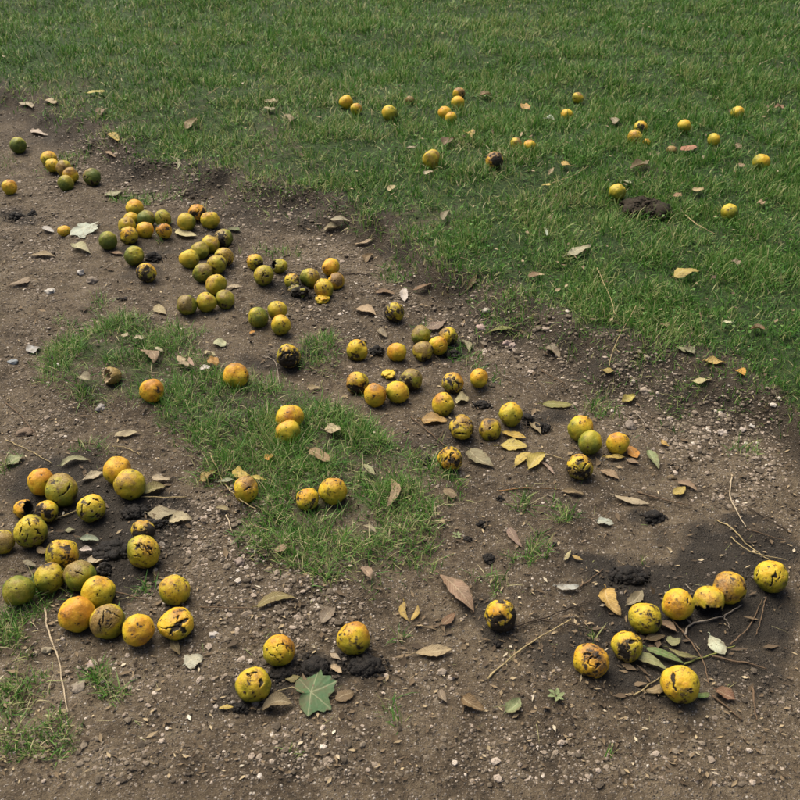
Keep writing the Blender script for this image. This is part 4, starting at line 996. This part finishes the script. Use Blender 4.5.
# ------------------------------------------------------------------ stones large enough to pick out
STONES = [(482, 327, 9, 7, (.38, .28, .24), 'pinkish'), (507, 342, 8, 6, (.40, .30, .26), 'pinkish'), (513, 345, 7, 5, (.38, .30, .26), 'pinkish'), (486, 310, 8, 7, (.42, .38, .32), 'pale'), (81, 272, 7, 6, (.45, .42, .38), 'whitish'), (92, 281, 12, 9, (.22, .18, .14), 'grey-brown'),
          (50, 291, 10, 5, (.42, .39, .34), 'flat pale'), (722, 432, 8, 7, (.42, .36, .31), 'pale'), (743, 429, 7, 5, (.42, .36, .31), 'pale'), (630, 425, 12, 8, (.20, .165, .135), 'grey-brown'), (214, 634, 8, 6, (.44, .40, .36), 'pale'), (91, 664, 9, 6, (.40, .31, .27), 'pinkish'),
          (47, 650, 9, 8, (.26, .22, .15), 'brownish'), (79, 686, 13, 8, (.24, .20, .155), 'grey-brown'), (441, 671, 9, 7, (.28, .23, .18), 'tan'), (646, 391, 11, 8, (.33, .27, .21), 'tan'), (240, 562, 9, 8, (.24, .19, .16), 'grey-brown'), (101, 407, 9, 6, (.33, .30, .27), 'pale'), (752, 425, 6, 4, (.45, .42, .38), 'whitish'),
          (25, 432, 16, 9, (.16, .115, .08), 'flat brown'), (672, 477, 7, 6, (.15, .11, .06), 'dark brown'), (610, 474, 6, 5, (.30, .25, .2), 'tan'), (57, 365, 6, 5, (.42, .39, .36), 'pale'), (13, 361, 8, 6, (.25, .27, .28), 'blue-grey')]
for i, (px, py, w, h, colr, word) in enumerate(STONES):
    p, t = hit(px, py, .003); s = w * t / FOC * .5
    o = link('stone', lumps([(0, 0, 0, s * 1.15, s * .95, s * .62 * h / w * 1.3)], 5000 + i, sub=3), M_STONE, place_label(word + ' stone', px, py), 'stone', 'stones in the path')
    o.location = p; o.location.z = p.z - .003 + s * .12; o.color = colr + (1,)

# small rosette weeds
for i, (px, py, s, label) in enumerate([(556, 696, .016, 'small pale green weed seedling at the bottom edge right of centre'), (457, 536, .012, 'tiny blue-green weed seedling at the right end of the grass strip')]):
    p, _ = hit(px, py, .004)
    e = bpy.data.objects.new('seedling', None); COL.objects.link(e); e.location = p; e.empty_display_size = .01
    e['label'] = label; e['category'] = 'plant'; e['group'] = 'weed seedlings'
    for k in range(6):
        a = k * 1.047 + .3; d = np.array([math.cos(a), math.sin(a), .25])
        c, me, _ = leaf_mesh(np.array(p) + d * .002, np.array(p) + d * s, s * .5, 6000 + i * 9 + k, .08, .1, .03, .7, None)
        q = link('leaf', me, M_LEAF, parent=e); q.location = Vector(c) - p; q.color = (.22, .30, .13, 1)

# ------------------------------------------------------------------ gravel, litter, grass
fx, fy, fr = np.append(F[:, 0], [q[0] for q in shell_xyr]), np.append(F[:, 1], [q[1] for q in shell_xyr]), np.append(F[:, 3], [q[2] for q in shell_xyr])
def clear_of_fruit(x, y, k=.52):
    ok = np.ones(len(x), bool)
    for a, b, r in zip(fx, fy, fr): ok &= (x - a) ** 2 + (y - b) ** 2 > (r * k) ** 2
    return ok

def scatter_gravel():
    g = np.random.default_rng(11)
    N = 365000
    y = 1.0 * (4.6 / 1.0) ** g.uniform(0, 1, N) + .0; x = g.uniform(-1, 1, N) * (.50 * y + .35)
    u, v = to_px(x, y)
    dn = .13 + .05 * (v > 711) + .84 * mask(x, y, GRAVEL)
    dn *= sstep(.05, -.12, lawn_s(x, y)) * (1 - .8 * mask(x, y, STRIP))
    dn *= .5 + .9 * sstep(-.4, .45, fbm2(x, y, 7.0, 41))
    # even out the sampling density over area
    dens = 1 / (y * (.50 * y + .35)); dens = dens / dens.max()
    keep = g.uniform(0, 1, N) < dn * np.clip(.20 / (dens + .04), 0, 1.0) * .9
    x, y, u, v = x[keep], y[keep], u[keep], v[keep]
    n = len(x)
    size = np.clip(.0022 * np.exp(g.normal(0, .50, n)), .0011, .0080) * (1 + .10 * (y - 1.5)) * (.8 + .35 * blobs(u, v, GRAVEL))
    tint = np.clip(g.beta(1.3, 1.7, n), 0, 1)
    st = blobs(u, v, STAIN)
    return x, y, size, tint, st

x, y, size, tint, st = scatter_gravel()
n0, f0 = ico(1)
nb = len(x); g = np.random.default_rng(12)
th = g.uniform(0, 6.28, nb); sc3 = np.stack([g.uniform(.8, 1.35, nb), g.uniform(.7, 1.1, nb), g.uniform(.45, .85, nb)], 1)
vv = n0[None] * (1 + g.uniform(-.22, .22, (nb, len(n0), 1))) * sc3[:, None] * size[:, None, None]
cx, sx = np.cos(th)[:, None], np.sin(th)[:, None]
vx = vv[..., 0] * cx - vv[..., 1] * sx + x[:, None]; vy = vv[..., 0] * sx + vv[..., 1] * cx + y[:, None]
gz = ground_h(x, y) + size * g.uniform(-.25, .30, nb)
vz = vv[..., 2] + gz[:, None]
ff = (f0[None] + (np.arange(nb) * len(n0))[:, None, None]).ravel()
rep = len(n0)
print('gravel', nb)
link('gravel', np_mesh('gravel', np.stack([vx, vy, vz], -1).reshape(-1, 3), ff, np.full(nb * len(f0), 3), False, {'tint': np.repeat(tint, rep), 'stain': np.repeat(st, rep)}), M_GRAVEL,
     'loose pale and brown gravel scattered over the earth path', 'gravel', kind='stuff')
print('gravel', nb)

def flakes(name, x, y, L, W, tint, lift, seed, mat, label, cat):
    g = np.random.default_rng(seed); n = len(x)
    a = g.uniform(0, 6.28, n); tilt = g.normal(0, .35, n); roll = g.normal(0, .4, n)
    d = np.stack([np.cos(a) * np.cos(tilt), np.sin(a) * np.cos(tilt), np.sin(tilt)], 1); s = np.stack([-np.sin(a), np.cos(a), np.tan(roll) * .5], 1)
    c = np.stack([x, y, ground_h(x, y) + lift], 1)
    cu = g.uniform(.05, .3, n)
    up = np.array([0, 0, 1.0])
    P = [c - d * (L / 2)[:, None], c + s * (W / 2)[:, None] + up * (cu * W)[:, None] - d * (L * .1)[:, None], c - up * (cu * W * .3)[:, None], c - s * (W / 2)[:, None] + up * (cu * W)[:, None] - d * (L * .05)[:, None], c + d * (L / 2)[:, None] + up * (cu * L * .5)[:, None]]
    V = np.stack(P, 1).reshape(-1, 3)
    t = np.array([[0, 2, 1], [0, 3, 2], [1, 2, 4], [2, 3, 4]])
    f = (t[None] + (np.arange(n) * 5)[:, None, None]).ravel()
    return link(name, np_mesh(name, V, f, np.full(n * 4, 3), True, {'tint': np.repeat(tint, 5)}), mat, label, cat, kind='stuff')

g = np.random.default_rng(21)
N = 16000
y = 1.0 * 5.6 ** g.uniform(0, 1, N); x = g.uniform(-1, 1, N) * (.5 * y + .35)
s_ = lawn_s(x, y); k = (s_ < .25) & clear_of_fruit(x, y, 1.0) & (g.uniform(0, 1, N) < .35 + .65 * sstep(-.2, .5, fbm2(x, y, 4, 51)))
x, y = x[k], y[k]; n = len(x)
flakes('leaf_litter', x, y, g.uniform(.004, .016, n), g.uniform(.002, .007, n), np.clip(g.beta(1.3, 2.0, n), 0, 1), .003, 22, M_LITTER, 'crumbled dry leaf scraps strewn over the path', 'leaf litter')
N = 2600
y = 1.05 * 4.6 ** g.uniform(0, 1, N); x = g.uniform(-1, 1, N) * (.5 * y + .3)
k = (lawn_s(x, y) < .12) & clear_of_fruit(x, y, 1.05) & (g.uniform(0, 1, N) < .12 + .55 * mask(x, y, [(200, 300, 240, 70), (330, 270, 120, 60), (440, 330, 110, 60), (540, 420, 120, 50, .7), (90, 520, 110, 70, .7), (420, 620, 70, 50, .8), (650, 640, 100, 50, .6)]))
x, y = x[k], y[k]; n = len(x)
flakes('leaf_litter', x, y, g.uniform(.012, .034, n), g.uniform(.005, .013, n), np.clip(.12 + .6 * g.beta(1.2, 2.0, n), 0, 1), .004, 25, M_LITTER, 'brown broken leaf fragments lying on the trodden path', 'leaf litter')
N = 1100
y = 2.0 * 4.2 ** g.uniform(0, 1, N); x = g.uniform(-1, 1, N) * (.5 * y + .4)
k = lawn_s(x, y) > .02; x, y = x[k], y[k]; n = len(x)
flakes('leaf_litter', x, y, g.uniform(.008, .03, n) * g.uniform(.5, 1.2, n), g.uniform(.004, .013, n), np.clip(.25 + .7 * g.beta(1.4, 1.8, n), 0, 1), .020, 23, M_LITTER, 'pale leaf scraps caught in the lawn grass', 'leaf litter')

def grass(name, x, y, L, W, lean, tint, seed, segs, label):
    g = np.random.default_rng(seed); n = len(x)
    az = g.uniform(0, 6.28, n); dx, dy = np.cos(az), np.sin(az)
    fa = az + math.pi / 2 + g.normal(0, .5, n)
    sx_, sy_ = np.cos(fa), np.sin(fa)
    z0 = ground_h(x, y) - .004
    curl = g.uniform(.3, 1.3, n)
    px_, py_, pz_ = x.copy(), y.copy(), z0.copy(); rows = []
    ang = lean.copy()
    for k in range(segs + 1):
        t = k / segs; w = W * (1 - t ** 1.6) * (.7 + .6 * min(t * 2, 1) * .5)
        if k < segs:
            rows.append(np.stack([px_ - sx_ * w, py_ - sy_ * w, pz_], 1)); rows.append(np.stack([px_ + sx_ * w, py_ + sy_ * w, pz_], 1))
            st_ = L / segs
            px_ = px_ + dx * np.sin(ang) * st_; py_ = py_ + dy * np.sin(ang) * st_; pz_ = pz_ + np.cos(ang) * st_
            ang = np.minimum(ang + curl / segs, 1.9)
        else: rows.append(np.stack([px_, py_, pz_], 1))
    nv = 2 * segs + 1
    V = np.stack(rows, 1)
    gnd = ground_h(V[:, -1, 0], V[:, -1, 1]); V[:, -1, 2] = np.maximum(V[:, -1, 2], gnd + .004)
    fl = []; tot = []
    base = (np.arange(n) * nv)[:, None]
    quads = np.concatenate([base + np.array([[2 * k, 2 * k + 1, 2 * k + 3, 2 * k + 2]]) for k in range(segs - 1)], 0) if segs > 1 else np.zeros((0, 4), int)
    tris = base + np.array([[2 * segs - 2, 2 * segs - 1, 2 * segs]])
    f = np.concatenate([quads.ravel(), tris.ravel()]); tt = np.concatenate([np.full(len(quads), 4), np.full(len(tris), 3)])
    print(name, n)
    return link(name, np_mesh(name, V.reshape(-1, 3), f, tt, True, {'tint': np.repeat(tint, nv)}), M_GRASS, label, 'grass', kind='stuff')

# lawn
g = np.random.default_rng(61)
N = 560000
y = 1.9 * (9.0 / 1.9) ** (g.uniform(0, 1, N) ** .85); x = g.uniform(-1, 1, N) * (.48 * y + .5)
u, v = to_px(x, y); s_ = lawn_s(x, y)
cl = fbm2(x, y, 9.0, 62); big = fbm2(x, y, 1.6, 63)
dn = sstep(-.20, .05, s_) * (.32 + .75 * sstep(-.5, .35, cl)) * (1 - .85 * mask(x, y, BARE)) * (.72 + .28 * sstep(-.3, .5, big + (u - 350) / 400))
dn = np.maximum(dn, .55 * sstep(.30, .75, fbm2(x, y, 6.0, 66)) * sstep(-.50, -.25, s_) * (s_ < 0))
k = (g.uniform(0, 1, N) < dn * .86) & clear_of_fruit(x, y)
x, y, u, v, cl, big, s_ = x[k], y[k], u[k], v[k], cl[k], big[k], s_[k]; n = len(x)
L = (.024 + .026 * g.uniform(0, 1, n) ** 1.5 + .018 * sstep(0, .6, cl)) * (.8 + .2 * sstep(0, .3, s_)) * (1 + .05 * (y - 2))
L = L + .022 * sstep(.35, .8, fbm2(x, y, 5.0, 69)) * g.uniform(.2, 1, n)
W = g.uniform(.0009, .0020, n) * (1 + .25 * (y - 2))
tint = np.clip(.47 + .21 * g.normal(size=n) - .08 * big + .08 * cl + .015 * (y - 3), 0.0, .82)
dry = g.uniform(0, 1, n) < (.06 + .14 * sstep(.2, -.1, s_) + .16 * blobs(u, v, [(290, 150, 110, 60), (480, 210, 90, 40, .8), (100, 120, 110, 40, .8)]))
tint = np.where(dry, g.uniform(.72, 1.0, n), tint)
grass('grass', x, y, L, W, np.abs(g.normal(.70, .45, n)), tint, 64, 2, 'short green lawn grass with dry blades right of the path')

# strip and tufts
N = 420000
y = 1.05 * (4.6 / 1.05) ** g.uniform(0, 1, N); x = g.uniform(-1, 1, N) * (.48 * y + .2)
u, v = to_px(x, y)
cl = fbm2(x, y, 11.0, 72); sB = mask(x, y, STRIP); tB = mask(x, y, TUFTS)
dn = np.maximum(sB * (.15 + .85 * sstep(-.45, .35, cl)), tB * .75) * (1 - .8 * mask(x, y, BARE))
k = (g.uniform(0, 1, N) < dn * .80) & clear_of_fruit(x, y) & (lawn_s(x, y) < -.05)
x, y, cl, sB, tB = x[k], y[k], cl[k], sB[k], tB[k]; n = len(x)
L = (.019 + .038 * g.uniform(0, 1, n) ** 1.6) * (.55 + .45 * np.maximum(sB, tB)) * (1 + .3 * sstep(0, .6, cl))
W = g.uniform(.0008, .0017, n)
tint = np.clip(.50 + .17 * g.normal(size=n) + .06 * cl, .05, .82)
tint = np.where(g.uniform(0, 1, n) < .14 + .22 * sstep(.8, .3, np.maximum(sB, tB)), g.uniform(.75, 1.0, n), tint)
grass('grass', x, y, L, W, np.abs(g.normal(.65, .45, n)), tint, 74, 3, 'patchy green grass strip and tufts growing in the path')

# stray dry blades and roots lying over the path
N = 2600
y = 1.05 * 4.4 ** g.uniform(0, 1, N); x = g.uniform(-1, 1, N) * (.48 * y + .2)
k = (lawn_s(x, y) < .1) & clear_of_fruit(x, y, 1.05); x, y = x[k], y[k]; n = len(x)
grass('dry_grass', x, y, g.uniform(.015, .05, n), g.uniform(.0005, .0010, n), np.full(n, 1.45), g.uniform(.7, 1.0, n), 76, 3, 'stray dry grass blades scattered on the bare earth')

# small round weed leaves in the lawn
N = 7000
y = 1.9 * 3.6 ** g.uniform(0, 1, N); x = g.uniform(-1, 1, N) * (.48 * y + .4)
k = (lawn_s(x, y) > .03) & (fbm2(x, y, 3.3, 81) > .05) & clear_of_fruit(x, y, 1.0); x, y = x[k], y[k]; n = len(x)
flakes('clover', x, y, g.uniform(.008, .017, n), g.uniform(.007, .013, n), np.clip(.45 + .14 * g.normal(size=n), .1, .8), .022, 83, M_GRASS, 'small clover and weed leaves among the lawn grass', 'clover')
